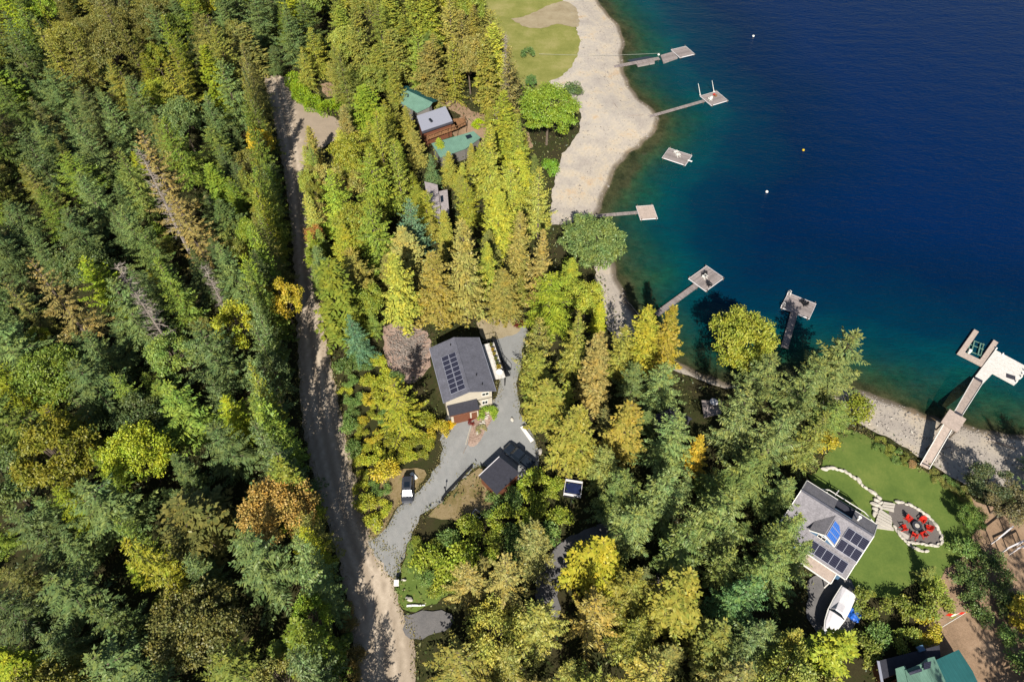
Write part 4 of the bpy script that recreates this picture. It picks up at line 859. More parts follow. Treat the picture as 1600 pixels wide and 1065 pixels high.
for k in range(26):
    u = g1.uniform(745, 768); v = 690-(u-738)*1.75+g1.uniform(-4, 4); x, y = upg(u, v); boulder(x, y, g1.uniform(.25, .5), 'small rock edging the planted island in the driveway', 'rocks edging the planted island', .03)
r = sheet('planting_bed', [(768, 632), (778, 640), (768, 658), (750, 688), (740, 697), (731, 694), (733, 680), (742, 655), (752, 638)], 'slash', .06, jit=.15, res=.8)
o = MB().beam((*upg(739, 655), .12), (*upg(728, 694), .12), .14, .2).build('timber_edging', 'cream'); tag(o, 'pale timber edging along the left side of the planted island', 'edging')
# retaining timbers, white slab, white strip, roadside box
b = MB(); P_ = [(690, 783), (697, 773), (712, 757), (726, 742), (738, 729.5)]; Q_ = [upg(*p) for p in P_]
for p, q in zip(Q_[:-1], Q_[1:]): b.beam((*p, .3), (*q, .3), .22, .55)
tag(b.build('retaining_wall', 'dark'), 'low dark timber retaining wall along the right edge of the driveway', 'wall')
for k, q in enumerate(((690, 770), (697, 762))): pass
o = MB().prism([upg(*p) for p in ((640, 741), (645, 738), (653, 747), (648, 750))], .02, .3).build('concrete_block', 'white', bevel=.03); tag(o, 'white concrete slab right behind the parked dark car', 'slab')
o = MB().prism([upg(*p) for p in ((813, 668), (817, 666), (834, 688), (829, 691))], .02, .35).build('retaining_strip', 'white', bevel=.03); tag(o, 'white strip of low wall at the right side of the driveway', 'wall')
x, y = upg(621, 914); r = root('mailbox', 'white roadside box on the grass at the junction', 'mailbox', (x, y, 0), .05); MB().box(-.05, .05, -.05, .05, 0, .9).build('post', 'wood', r); MB().box(-.36, .36, -.4, .4, .85, 1.3).build('box', 'white', r, bevel=.03); MB().box(-.32, .32, -.43, -.4, .9, 1.25).build('door', 'canvas', r)
x, y = upg(696, 768); r = root('post_lamp', 'thin dark post standing by the timber retaining wall', 'post', (x, y, 0)); MB().cyl(0, 0, 0, 1.5, .05, 6).build('pole', 'dark', r); MB().cyl(0, 0, 1.5, 1.75, .16, 8, .1).build('lamp_head', 'dark', r)
x, y = upg(746, 804); r = root('wire_frame', 'pale rectangular frame lying in the shaded thicket', 'frame', (x, y, .1), -.6); b = MB()
for p, q in (((-.7, -.4), (.7, -.4)), ((.7, -.4), (.7, .4)), ((.7, .4), (-.7, .4)), ((-.7, .4), (-.7, -.4))): b.beam((*p, .4), (*q, .4), .07)
b.build('frame', 'canvas', r)
# ---- vehicles
def wheels(r, xs, ys, rad=.36, wd=.24):
    for x in xs:
        for y in ys:
            b = MB(); b.loft([[(x+s_, y+rad*math.cos(t), rad+rad*math.sin(t)) for t in np.linspace(0, 2*math.pi, 17)[:-1]] for s_ in (-wd/2, wd/2)]); o = b.build('wheel', 'black', r)
            sg = 1 if x > 0 else -1; b = MB(); b.loft([[(x+sg*(wd/2+.005)+s_, y+rad*.6*math.cos(t), rad+rad*.6*math.sin(t)) for t in np.linspace(0, 2*math.pi, 13)[:-1]] for s_ in (-.01, .01)]); b.build('rim', 'chrome', o)
def sec(y, w, zl, zb, zt, k=.86): return [(-w*.9, y, zl), (-w, y, zl+.12), (-w, y, zb), (-w*k, y, zt-.04), (-w*k*.8, y, zt), (w*k*.8, y, zt), (w*k, y, zt-.04), (w, y, zb), (w, y, zl+.12), (w*.9, y, zl)]
def suv(lab, x, y, rz, L=4.6, Wd=.95, paintm='carpaint'):           # front towards +y
    r = root('parked_car', lab, 'car', (x, y, .03), rz); h_ = L/2
    b = MB(); b.loft([sec(-h_, Wd*.72, .4, .75, .85), sec(-h_+.12, Wd*.9, .3, .85, 1.0), sec(-h_+.6, Wd, .25, .9, 1.02), sec(-.6, Wd, .22, .92, 1.0), sec(.6, Wd, .22, .9, .98), sec(h_-1.0, Wd*.99, .25, .86, .95), sec(h_-.35, Wd*.92, .28, .74, .82), sec(h_-.08, Wd*.78, .34, .62, .68), sec(h_, Wd*.62, .4, .56, .6)]); b.build('body', paintm, r, smooth=False, bevel=.03)
    gs = lambda y, w, z0, z1, wt: [(-w, y, z0), (-wt, y, z1), (wt, y, z1), (w, y, z0)]
    b = MB(); b.loft([gs(-h_+.18, Wd*.84, .95, .97, Wd*.8), gs(-h_+.55, Wd*.88, .95, 1.6, Wd*.68), gs(.15, Wd*.9, .95, 1.64, Wd*.7), gs(.55, Wd*.9, .95, 1.52, Wd*.7), gs(h_-1.02, Wd*.86, .9, .93, Wd*.8)]); b.build('windows', 'glass', r)
    b = MB(); b.loft([gs(-h_+.45, Wd*.7, 1.6, 1.64, Wd*.66), gs(-.9, Wd*.72, 1.63, 1.7, Wd*.68), gs(.1, Wd*.72, 1.64, 1.7, Wd*.68), gs(.5, Wd*.7, 1.54, 1.57, Wd*.68)]); rf_ = b.build('car_roof', paintm, r, bevel=.02)
    MB().box(-Wd*.45, Wd*.45, -.85, .1, 1.7, 1.712).build('sunroof', 'glass', rf_)
    for s_ in (-1, 1):
        MB().beam((s_*Wd*.68, -h_+.7, 1.74), (s_*Wd*.68, .2, 1.75), .05, .05).build('roof_rail', 'chrome', rf_)
        for ya_, yb_ in ((-h_+.5, -h_+.62), (-.45, -.35)): MB().beam((s_*Wd*.89, ya_, .97), (s_*Wd*.7, yb_, 1.6), .06, .07).build('pillar', paintm, r)
        MB().hexa([(s_*Wd*.98, .75, .95), (s_*Wd*1.18, .7, .95), (s_*Wd*1.18, .88, .95), (s_*Wd*.98, .9, .95)], [(s_*Wd*.98, .75, 1.1), (s_*Wd*1.17, .72, 1.1), (s_*Wd*1.17, .86, 1.1), (s_*Wd*.98, .88, 1.1)]).build('mirror', paintm, r)
        MB().box(*sorted((s_*Wd*.55, s_*Wd*.82)), h_-.28, h_-.12, .56, .72).build('headlight', 'chrome', r); MB().box(*sorted((s_*Wd*.62, s_*Wd*.86)), -h_+.02, -h_+.14, .72, .92).build('tail_light', 'red', r)
    wheels(r, (-Wd+.1, Wd-.1), (-h_+.85, h_-.9)); return r
x, y = up(637, 765, .6); suv('dark charcoal car parked nose down at the left edge of the driveway', x, y, math.pi+.06)
def pickup(lab, x, y, rz):
    r = root('pickup_truck', lab, 'truck', (x, y, .03), rz); Wd = .98
    b = MB(); b.loft([sec(.3, Wd, .35, .95, 1.05), sec(1.6, Wd, .35, .98, 1.08), sec(2.5, Wd*.95, .38, .92, 1.02), sec(2.75, Wd*.8, .45, .8, .88)]); b.build('body', 'truckpaint', r, bevel=.03)
    gs = lambda y, w, z0, z1, wt: [(-w, y, z0), (-wt, y, z1), (wt, y, z1), (w, y, z0)]
    MB().loft([gs(-.75, Wd*.92, .4, 1.0, Wd*.92), gs(.32, Wd*.98, .4, 1.0, Wd*.95)]).build('cab_side', 'truckpaint', r)
    MB().loft([gs(-.72, Wd*.88, 1., 1.75, Wd*.72), gs(.6, Wd*.9, 1., 1.78, Wd*.74), gs(1.35, Wd*.86, 1., 1.06, Wd*.8)]).build('windows', 'glass', r); MB().box(-Wd*.72, Wd*.72, -.68, .62, 1.76, 1.83).build('cab_roof', 'truckpaint', r, bevel=.04)
    b = MB(); b.box(-Wd, -Wd+.1, -2.8, -.78, .45, 1.15); b.box(Wd-.1, Wd, -2.8, -.78, .45, 1.15); b.box(-Wd+.1, Wd-.1, -.88, -.78, .45, 1.15); b.box(-Wd+.1, Wd-.1, -2.8, -.88, .6, .68); b.build('bed', 'truckpaint', r, bevel=.02)
    MB().box(-Wd+.1, Wd-.1, -2.88, -2.8, .5, 1.12).build('tailgate', 'truckpaint', r); MB().box(-Wd*.9, Wd*.9, -3.05, -2.9, .45, .62).build('bumper', 'chrome', r)
    for s_ in (-1, 1): MB().box(*sorted((s_*Wd*1., s_*Wd*1.22)), .85, 1.05, 1.0, 1.2).build('mirror', 'truckpaint', r); MB().box(*sorted((s_*Wd*.5, s_*Wd*.78)), 2.66, 2.8, .65, .8).build('headlight', 'chrome', r)
    wheels(r, (-Wd+.12, Wd-.12), (-1.75, 1.75), .4); return r
p0, p1 = up(795, 699, 1), up(826, 724, 1); pickup('black pickup truck parked in the shade beside the low dark shed', (p0[0]+p1[0])/2, (p0[1]+p1[1])/2, math.atan2(p0[1]-p1[1], p0[0]-p1[0])-math.pi/2)
# trailer with blue tarp and pale rails in the thicket
c_, a_, w_, l_ = frame([(885, 748), (908, 753), (909, 778), (880, 772)], 1.2); r = root('utility_trailer', 'dark trailer with navy load and pale rails hidden in the thicket', 'trailer', (c_[0], c_[1], 0), a_)
MB().box(-w_/2, w_/2, -l_/2, l_/2, .5, .75).build('bed', 'dark', r); b = MB(); b.loft([[(-w_/2+.1, y_, .75), (-w_/2+.15, y_, 1.15), (0, y_, 1.28), (w_/2-.15, y_, 1.15), (w_/2-.1, y_, .75)] for y_ in np.linspace(-l_/2+.5, l_/2-.45, 4)]); b.build('tarp', 'navytarp', r, bevel=.04)
b = MB()
for y_ in (-l_/2+.15, l_/2-.15): b.beam((-w_/2, y_, 1.3), (w_/2, y_, 1.3), .34, .1)
for x_ in (-w_/2, w_/2): b.beam((x_, -l_/2, 1.25), (x_, l_/2, 1.25), .07, .1)
for x_ in (-w_/2, w_/2):
    for y_ in (-l_/2+.15, l_/2-.15): b.beam((x_, y_, .7), (x_, y_, 1.25), .08)
b.build('rail', 'canvas', r); wheels(r, (-w_/2+.05, w_/2-.05), (0,), .34); MB().beam((0, -l_/2, .55), (0, -l_/2-1.2, .5), .1).build('drawbar', 'dark', r)
# covered boat
z_ = 2.0; pA, pB = up(1290, 992, z_), up(1327, 922, z_); cx, cy = (pA[0]+pB[0])/2, (pA[1]+pB[1])/2; L_ = math.dist(pA, pB)+.3; ang = math.atan2(pA[1]-pB[1], pA[0]-pB[0])-math.pi/2
r = root('boat', 'white boat with pale canvas cover parked on the pad below the lake house', 'boat', (cx, cy, 0), ang)
def hull(y_, w_, zk, zg): return [(0, y_, zk), (-w_*.7, y_, zk+.25), (-w_, y_, zg), (-w_*.97, y_, zg+.03), (w_*.97, y_, zg+.03), (w_, y_, zg), (w_*.7, y_, zk+.25)]
hs_ = L_/2; S_ = [(-hs_, 1.15, .75, 1.7), (-hs_*.4, 1.28, .7, 1.75), (hs_*.1, 1.25, .72, 1.82), (hs_*.5, 1.0, .82, 1.92), (hs_*.8, .6, 1.0, 2.02), (hs_, .06, 1.5, 2.1)]
MB().loft([hull(*q) for q in S_]).build('hull', 'white', r)
cv = lambda y_, w_, z0, z1: [(-w_, y_, z0), (-w_*.85, y_, z0+.1), (-w_*.4, y_, z1), (w_*.4, y_, z1), (w_*.85, y_, z0+.1), (w_, y_, z0)]
MB().loft([cv(-hs_+.1, 1.05, 1.75, 1.95), cv(-hs_*.35, 1.18, 1.8, 2.15), cv(-.1, 1.15, 1.85, 2.5), cv(.15, 1.12, 1.88, 2.45)]).build('cover', 'canvas', r, bevel=.05)
MB().loft([cv(.35, 1.1, 1.88, 2.1), cv(hs_*.5, .88, 1.98, 2.12), cv(hs_*.82, .45, 2.06, 2.14)]).build('bow_cover', 'canvas', r, bevel=.04)
MB().loft([cv(.16, 1.12, 1.88, 2.5), cv(.34, 1.1, 1.88, 2.2)]).build('windscreen', 'glass', r)
MB().box(-.25, .25, -hs_-.45, -hs_, 1.1, 2.0).build('outboard_motor', 'dark', r, bevel=.06)
b = MB()
for s_ in (-1, 1): b.beam((s_*.8, -hs_*.8, .6), (s_*.6, hs_*.8, .6), .12)
b.beam((0, hs_*.8, .6), (0, hs_+.9, .5), .12); b.build('trailer', 'dark', r); wheels(r, (-1.05, 1.05), (-.6, -1.4), .3)
x, y = up(1336, 955, .6); r = root('tarp_pile', 'crumpled bright blue tarp beside the covered boat', 'tarp', (x, y, 0)); import bmesh
bm = bmesh.new(); bmesh.ops.create_icosphere(bm, subdivisions=3, radius=1.)
g2 = np.random.default_rng(4)
for v in bm.verts: v.co = Vector((v.co.x*1.0, v.co.y*1.25, max(0, v.co.z)*.9))*(1+g2.normal(0, .09))
me = bpy.data.meshes.new('tarp'); bm.to_mesh(me); bm.free(); link('tarp', me, r, 'bluetarp')
# ---- small buildings from roof polygons
def building(name, lab, roofs, wall, cat='cabin', inset=.35, gz=-.15):
    """roofs: list of (part name, [(u,v,z)...], material, ridge direction px pair or None, walls?)"""
    u, v, z = roofs[0][1][0]; x0, y0 = up(u, v, 0); e = roofs[0][1]; pa, pb = up(*e[0]), up(*e[1]); ang = math.atan2(pb[1]-pa[1], pb[0]-pa[0])
    r = root(name, lab, cat, (x0, y0, 0), ang); ca, sa = math.cos(-ang), math.sin(-ang)
    def L(q): x, y = up(*q); x -= x0; y -= y0; return (x*ca-y*sa, x*sa+y*ca, q[2])
    for nm, pts, mat, wl in roofs:
        P_ = [L(q) for q in pts]; MB().slab(P_, .14).build(nm, mat, r)
        if wl:
            c0 = np.mean(np.array(P_), 0); B = []; T_ = []
            for p in P_:
                d = np.array(p[:2])-c0[:2]; d = d*(1-inset/np.linalg.norm(d)); B.append((c0[0]+d[0], c0[1]+d[1], gz)); T_.append((c0[0]+d[0], c0[1]+d[1], p[2]-.16))
            MB().hexa(B, T_).build('wall', wall, r)
    return r, L
r, L = building('cabin', 'cabin with pale silver metal roof and wooden deck', [('roof', [(651, 181, 4.6), (696, 166, 4.6), (707, 189, 4.2), (659, 205, 4.2)], 'silver', True), ('lower_roof', [(659, 205.4, 4.15), (707, 189.4, 4.15), (708, 192, 3.9), (660, 208.5, 3.9)], 'darkroof', False)], 'brownwall')
P_ = [L(q) for q in ((662, 209, 2.2), (712, 190, 2.2), (717, 200, 2.2), (668, 218, 2.2))]; MB().slab(P_, .14).build('deck', 'wood', r)
P_ = [L(q) for q in ((707, 186, 2.2), (724, 184, 2.2), (728, 194, 2.2), (713, 201, 2.2))]; MB().slab(P_, .14).build('deck', 'wood', r)
b = MB(); q_ = [L(q) for q in ((668, 218, 2.2), (700, 206, 2.2), (714, 202, 2.2), (728, 194.5, 2.2), (724, 184, 2.2))]
for p, q in zip(q_[:-1], q_[1:]):
    b.beam((p[0], p[1], 3.2), (q[0], q[1], 3.2), .1, .08)
    for k in range(4): f_ = k/3; xx, yy = p[0]+(q[0]-p[0])*f_, p[1]+(q[1]-p[1])*f_; b.beam((xx, yy, 0 if k in (0, 3) else 2.2), (xx, yy, 3.2), .08)
b.build('railing', 'wood', r)
p = L((673, 189, 4.5)); MB().box(p[0]-.25, p[0]+.25, p[1]-.6, p[1]+.6, p[2]+.0, p[2]+.35).build('skylight', 'glass', r)
r, L = building('cabin', 'cabin with pale green metal roof above the silver roofed cabin', [('roof', [(625, 136, 4.8), (676, 160, 4.8), (672, 166, 4.4), (652, 176, 3.2), (609, 151, 3.2)], 'green', True), ('roof', [(676, 160, 4.78), (625, 136, 4.78), (636, 134, 3.6), (684, 157, 3.6)], 'green_shaded', False)], 'greywall')  # far slope takes the darker roof copy, so its shade is painted in
p = L((639, 151, 4.0)); MB().box(p[0]-.2, p[0]+.2, p[1]-.5, p[1]+.5, p[2], p[2]+.3).build('skylight', 'glass', r)
r, L = building('cabin', 'cabin with green metal roof below the silver roofed cabin', [('roof', [(674, 224, 4), (740, 205, 4), (751, 215, 3.4), (728, 232, 3), (688, 246, 3)], 'green', True)], 'greywall')
P_ = [L(q) for q in ((727, 212, 3.95), (735, 209.5, 3.95), (738, 214, 3.85), (730, 217, 3.85))]; MB().slab(P_, .1).build('skylight', 'glass', r)
r, L = building('cabin', 'cabin with pinkish grey shingle roofs half hidden among the middle trees', [('roof', [(663, 283.5, 4.5), (683.6, 288.5, 4.5), (689, 335, 4.4), (671, 330, 4.4)], 'greyroof', True), ('roof', [(685.5, 299, 3.9), (699, 296, 3.9), (702, 334, 3.8), (690, 337, 3.8)], 'greyroof', True)], 'greywall')
P_ = [L(q) for q in ((687.5, 306, 4.05), (692, 305, 4.05), (693, 314, 4.0), (689, 316, 4.0))]; MB().slab(P_, .12).build('skylight', 'glass', r)
r, L = building('cabin', 'dark blue roofed hut in the shade behind the top middle trees', [('roof', [(577, 118, 3.5), (592, 106, 3.5), (594, 118, 3.2), (582, 128, 3.2)], 'bluewall', True)], 'greywall')
r, L = building('shed', 'low shed with flat charcoal roof beside the black pickup truck', [('roof', [(748, 743, 2.6), (780, 713, 2.6), (812, 738, 2.5), (776, 772, 2.5)], 'darkroof', True)], 'brownwall', 'shed')
P_ = [L(q) for q in ((748, 743, 2.68), (780, 713, 2.68))]; MB().beam(P_[0], P_[1], .1, .1).build('fascia', 'canvas', r)
r, L = building('cabin', 'dark roofed cabin in deep shade among the lakeside firs', [('roof', [(1012, 652, 3.2), (1052, 636, 3.2), (1082, 654, 3.2), (1040, 676, 3.2)], 'darkroof', True)], 'greywall')
r, L = building('wooden_deck', 'shaded bluish deck with a round table right of the dark cabin', [('deck', [(1096, 625, .8), (1128, 626, .8), (1127, 646, .8), (1100, 652, .8)], 'dock', False)], 'greywall', 'deck')
x, y = up(1114, 631, .8); r = root('patio_table', 'round table on the shaded bluish deck', 'table', (x, y, .8)); MB().cyl(0, 0, .68, .74, .7, 16).build('tabletop', 'canvas', r); MB().cyl(0, 0, 0, .68, .07, 8).build('leg', 'dark', r)
# green roofed building at the bottom edge
r, L = building('building', 'building with ribbed green metal roof at the bottom edge of the photo', [('roof', [(1399, 1044, 4.4), (1414, 1039, 4.5), (1430, 1075, 4.5), (1445, 1180, 4.5), (1420, 1180, 4.2)], 'green', False),
   ('roof', [(1414.2, 1046, 4.6), (1437, 1037, 5.3), (1448, 1042, 5.3), (1500, 1180, 5.3), (1446, 1180, 4.5)], 'green', True), ('roof', [(1437.2, 1037, 5.28), (1448, 1028, 4.7), (1460, 1025, 4.4), (1530, 1180, 4.4), (1500.5, 1180, 5.28), (1448.3, 1042, 5.28)], 'green', True),
   ('terrace_roof', [(1372, 1032, 2.8), (1468, 1007, 2.8), (1470, 1026, 2.8), (1380, 1060, 2.8)], 'darkroof', True), ('side_roof', [(1461, 1031, 4.0), (1498, 1014, 2.9), (1520, 1048, 2.9), (1580, 1180, 2.9), (1532, 1180, 4.0)], 'green_shaded', True)], 'brownwall', 'building')  # side roof in the darker copy: the shade over it is in the colour
for k, q4 in enumerate((((1420, 1050, 5.3), (1440, 1043, 5.6), (1441, 1048, 5.4), (1422, 1054, 5.0)), ((1444, 1035, 5.5), (1455, 1032, 5.2), (1454, 1043, 5.3), (1443, 1046, 5.6)))):
    P_ = [L(q) for q in q4]; P_ = [(p[0], p[1], p[2]) for p in P_]; c0 = np.mean(np.array(P_), 0); o = MB().slab([tuple(np.array(p)-c0) for p in P_], .06).build('solar_panel', 'solarblue', r, tuple(c0))
    o.data.materials.clear(); o.data.materials.append(M['solar'])
b = MB(); P_ = [L(q) for q in ((1372, 1032, 2.85), (1380, 1075, 2.85))]; b.beam(P_[0], P_[1], .35, .12); b.build('fascia', 'silver', r)
P_ = L((1438, 1013, 2.85)); MB().box(P_[0]-.45, P_[0]+.45, P_[1]-.35, P_[1]+.35, 2.8, 3.1).build('roof_hatch', 'bluewall', r)
# flagpole with the red and white flag
x, y = upg(1468, 981); r = root('flagpole', 'white flagpole with a limp red and white flag', 'flagpole', (x, y, 0)); tx, ty = up(1505.5, 957, 7.2); hp = 7.2
for _ in range(40):
    u_, v_, _d = proj(x, y, hp)
    if u_ > 1505.5: break
    hp += .15
MB().tube([(0, 0, 0), (0, 0, hp*.5), (0, 0, hp)], [.06, .05, .035], 8).build('pole', 'white', r); MB().cyl(0, 0, hp, hp+.1, .07, 8).build('finial', 'yellow', r)
fv = [[(-.05-i*.26, .10*math.sin(i*1.1), hp-.1-j*.45-.10*i) for j in range(3)] for i in range(8)]
def flagpart(i0, i1, nm, mt):
    b = MB()
    for i in range(i0, i1):
        for j in range(2):
            q = [fv[i][j], fv[i+1][j], fv[i+1][j+1], fv[i][j+1]]; b.hexa(q, [(p[0], p[1]+.012, p[2]) for p in q])
    return b.build(nm, mt, r)
fl = flagpart(0, 2, 'flag_stripe', 'red'); flagpart(2, 5, 'flag_field', 'white'); flagpart(5, 7, 'flag_stripe', 'red')
# swing frame
r = root('swing_frame', 'wooden post frame standing on the bare earth at the right edge', 'frame', (*upg(1580, 850), 0)); ox, oy = r.location.x, r.location.y; b = MB()
for (ua, va, ub, vb) in ((1561, 840, 1583, 822), (1575, 856, 1602, 843), (1590, 857, 1612, 846)):
    p, q = up(ua, va, 2.2), up(ub, vb, 2.2); b.beam((p[0]-ox, p[1]-oy, 2.2), (q[0]-ox, q[1]-oy, 2.2), .18, .18)
    for s_ in (p, q): b.beam((s_[0]-ox, s_[1]-oy, -.2), (s_[0]-ox, s_[1]-oy, 2.2), .16)
b.build('posts', 'canvas', r)
# garden pots by the garage
x, y = upg(700, 667); 
# telephone/clothes post on the lawn behind the lake house
x, y = upg(1302, 776); r = root('lawn_parasol', 'closed parasol pole on the small lawn behind the lake house', 'parasol', (x, y, 0)); MB().cyl(0, 0, 0, 2.4, .04, 6).build('pole', 'canvas', r); MB().cyl(0, 0, 1.1, 2.4, .13, 8, .05).build('canopy', 'canvas', r)
# brush pile: sticks nobody could count
g3 = np.random.default_rng(12); b = MB()
for k in range(700):
    u, v = g3.normal(636, 17), g3.normal(545, 19)
    if not inside([(600, 512), (630, 505), (666, 525), (670, 560), (640, 592), (612, 580)], np.array([u]), np.array([v]))[0]: continue
    x, y = up(u, v, .2); q = g3.uniform(0, 3.14); L_ = g3.uniform(.4, 1.3); b.beam((x, y, g3.uniform(.05, .5)), (x+math.cos(q)*L_, y+math.sin(q)*L_, g3.uniform(.05, .6)), .07, .05)
tag(b.build('brush_pile', 'deadwood'), 'heap of dry pinkish sticks in the clearing by the road', 'brush pile', kind='stuff')
# bright green hedge curving round the turnaround
g4 = np.random.default_rng(21); HP = catmull([upg(*p) for p in ((460, 128), (468, 146), (482, 162), (500, 172), (520, 176), (530, 168))], 6); K = []
for p, q in zip(HP[:-1], HP[1:]):
    L = math.dist(p, q); n = int(420*L); f = g4.random(n)[:, None]; th_ = g4.uniform(0, math.pi, n); rr = g4.uniform(.75, 1.05, n)
    c0 = np.array([p]) + (np.array([q])-np.array([p]))*f; nx_, ny_ = -(q[1]-p[1])/L, (q[0]-p[0])/L
    lump = 1+.2*np.sin(c0[:, 0]*1.7)+.15*np.sin(c0[:, 1]*2.3+1)
    off = np.cos(th_)*2.0*rr*lump; z = np.sin(th_)*2.6*rr*lump
    P = np.stack([c0[:, 0]+off*nx_, c0[:, 1]+off*ny_, z], 1); d = np.stack([np.cos(th_)*nx_, np.cos(th_)*ny_, np.sin(th_)], 1)+g4.normal(0, .5, (n, 3)); d /= np.linalg.norm(d, axis=1, keepdims=True)
    K.append(kites(P, d, g4.uniform(.2, .45, n), g4.uniform(.14, .26, n), g4.normal(0, .5, (n, 3))+np.array([0, 0, 1.])))
o = bpy.data.objects.new('hedge', leaf_mesh('hedge', np.concatenate(K))); C.objects.link(o); o.color = (*[v*.95 for v in lin((132, 158, 34))], .1); tag(o, 'bright green hedge curving along the gravel turnaround', 'hedge')
# cobbles and twigs nobody could count on both beaches
def cobbles():
    g = np.random.default_rng(31); V = []; Fc = []; base = np.array([[1, 0, 0], [0, 1, 0], [-1, 0, 0], [0, -1, 0], [0, 0, .8], [0, 0, -.4]], float); k = 0
    tri = [(0, 1, 4), (1, 2, 4), (2, 3, 4), (3, 0, 4), (1, 0, 5), (2, 1, 5), (3, 2, 5), (0, 3, 5)]
    for P_, n in ((BEACH_A, 2600), (BEACH_B, 1800), (BEACH_C, 500)):
        Q = [upg(*p) for p in P_]; xs = [p[0] for p in Q]; ys = [p[1] for p in Q]; x = g.uniform(min(xs), max(xs), n*4); y = g.uniform(min(ys), max(ys), n*4); d = shore_d(x, y)
        ok = inside(Q, x, y) & (d > .1) & (g.random(len(x)) < .25+.75*np.exp(-((d-1.4)/.7)**2)+.6*np.exp(-((d-5.5)/.6)**2)); x, y = x[ok][:n], y[ok][:n]; z = land_h(x, y)+.04
        for a_, b_, c_ in zip(x, y, z):
            s_ = g.uniform(.05, .2)*(1.8 if g.random() < .04 else 1); t_ = g.uniform(0, 3.1); c, s = math.cos(t_), math.sin(t_); e = g.uniform(.6, 1.6)
            for p in base: V.append((a_+s_*(p[0]*e*c-p[1]*s), b_+s_*(p[0]*e*s+p[1]*c), c_+s_*p[2]))
            Fc += [[k+i for i in q] for q in tri]; k += 6
    me = bpy.data.meshes.new('beach_stones'); me.from_pydata(V, [], Fc); tag(link('beach_stones', me, None, 'cobble'), 'loose cobbles strewn over the gravel beaches', 'stones', kind='stuff')
cobbles()
KIND = {'fir': FIR, 'spruce': FIR, 'cedar': CEDAR, 'open': OPEN, 'maple': MAPLE, 'willow': WILLOW, 'shrub': SHRUB}
NAME = {'fir': 'fir_tree', 'spruce': 'spruce_tree', 'cedar': 'cedar_tree', 'open': 'hemlock_tree', 'maple': 'maple_tree', 'willow': 'willow_tree', 'shrub': 'shrub'}
CAT = {'fir': 'tree', 'spruce': 'tree', 'cedar': 'tree', 'open': 'tree', 'maple': 'tree', 'willow': 'tree', 'shrub': 'shrub'}
def plant(kind, x, y, h, Rr, col, brown=0., label=None, group=None, var=None, z=None):
    P = BIG if kind == 'maple' and Rr > 4.7 else KIND[kind]; cr, tm, h0, R0 = P[(var if var is not None else rng.integers(len(P))) % len(P)]
    z = float(land_h(np.array([x]), np.array([y]))[0])-.1 if z is None else z
    r = link(NAME[kind], None, loc=(x, y, z), rz=rng.uniform(0, 6.28)); r.scale = (Rr/R0*rng.uniform(.88, 1.1), Rr/R0*rng.uniform(.88, 1.1), h/h0)
    r.rotation_euler[0] = rng.normal(0, .015); r.rotation_euler[1] = rng.normal(0, .015)
    c = link('crown', None); c = bpy.data.objects.new('crown', cr); C.objects.link(c); c.parent = r
    c.color = (*[v*FOL for v in lin(col)], brown)
    if Rr > .9 and kind != 'shrub': t = bpy.data.objects.new('trunk', tm); C.objects.link(t); t.parent = r
    tag(r, label, CAT[kind], group); return r
def link(name, me, parent=None, mat=None, loc=None, rz=0):
    if me is None and loc is None: return None
    o = bpy.data.objects.new(name, me); C.objects.link(o)
    if mat is not None and me is not None: me.materials.clear(); me.materials.append(M[mat])
    if parent is not None: o.parent = parent
    if loc is not None: o.location = loc
    if rz: o.rotation_euler = (0, 0, rz)
    return o
FOL = 1.08
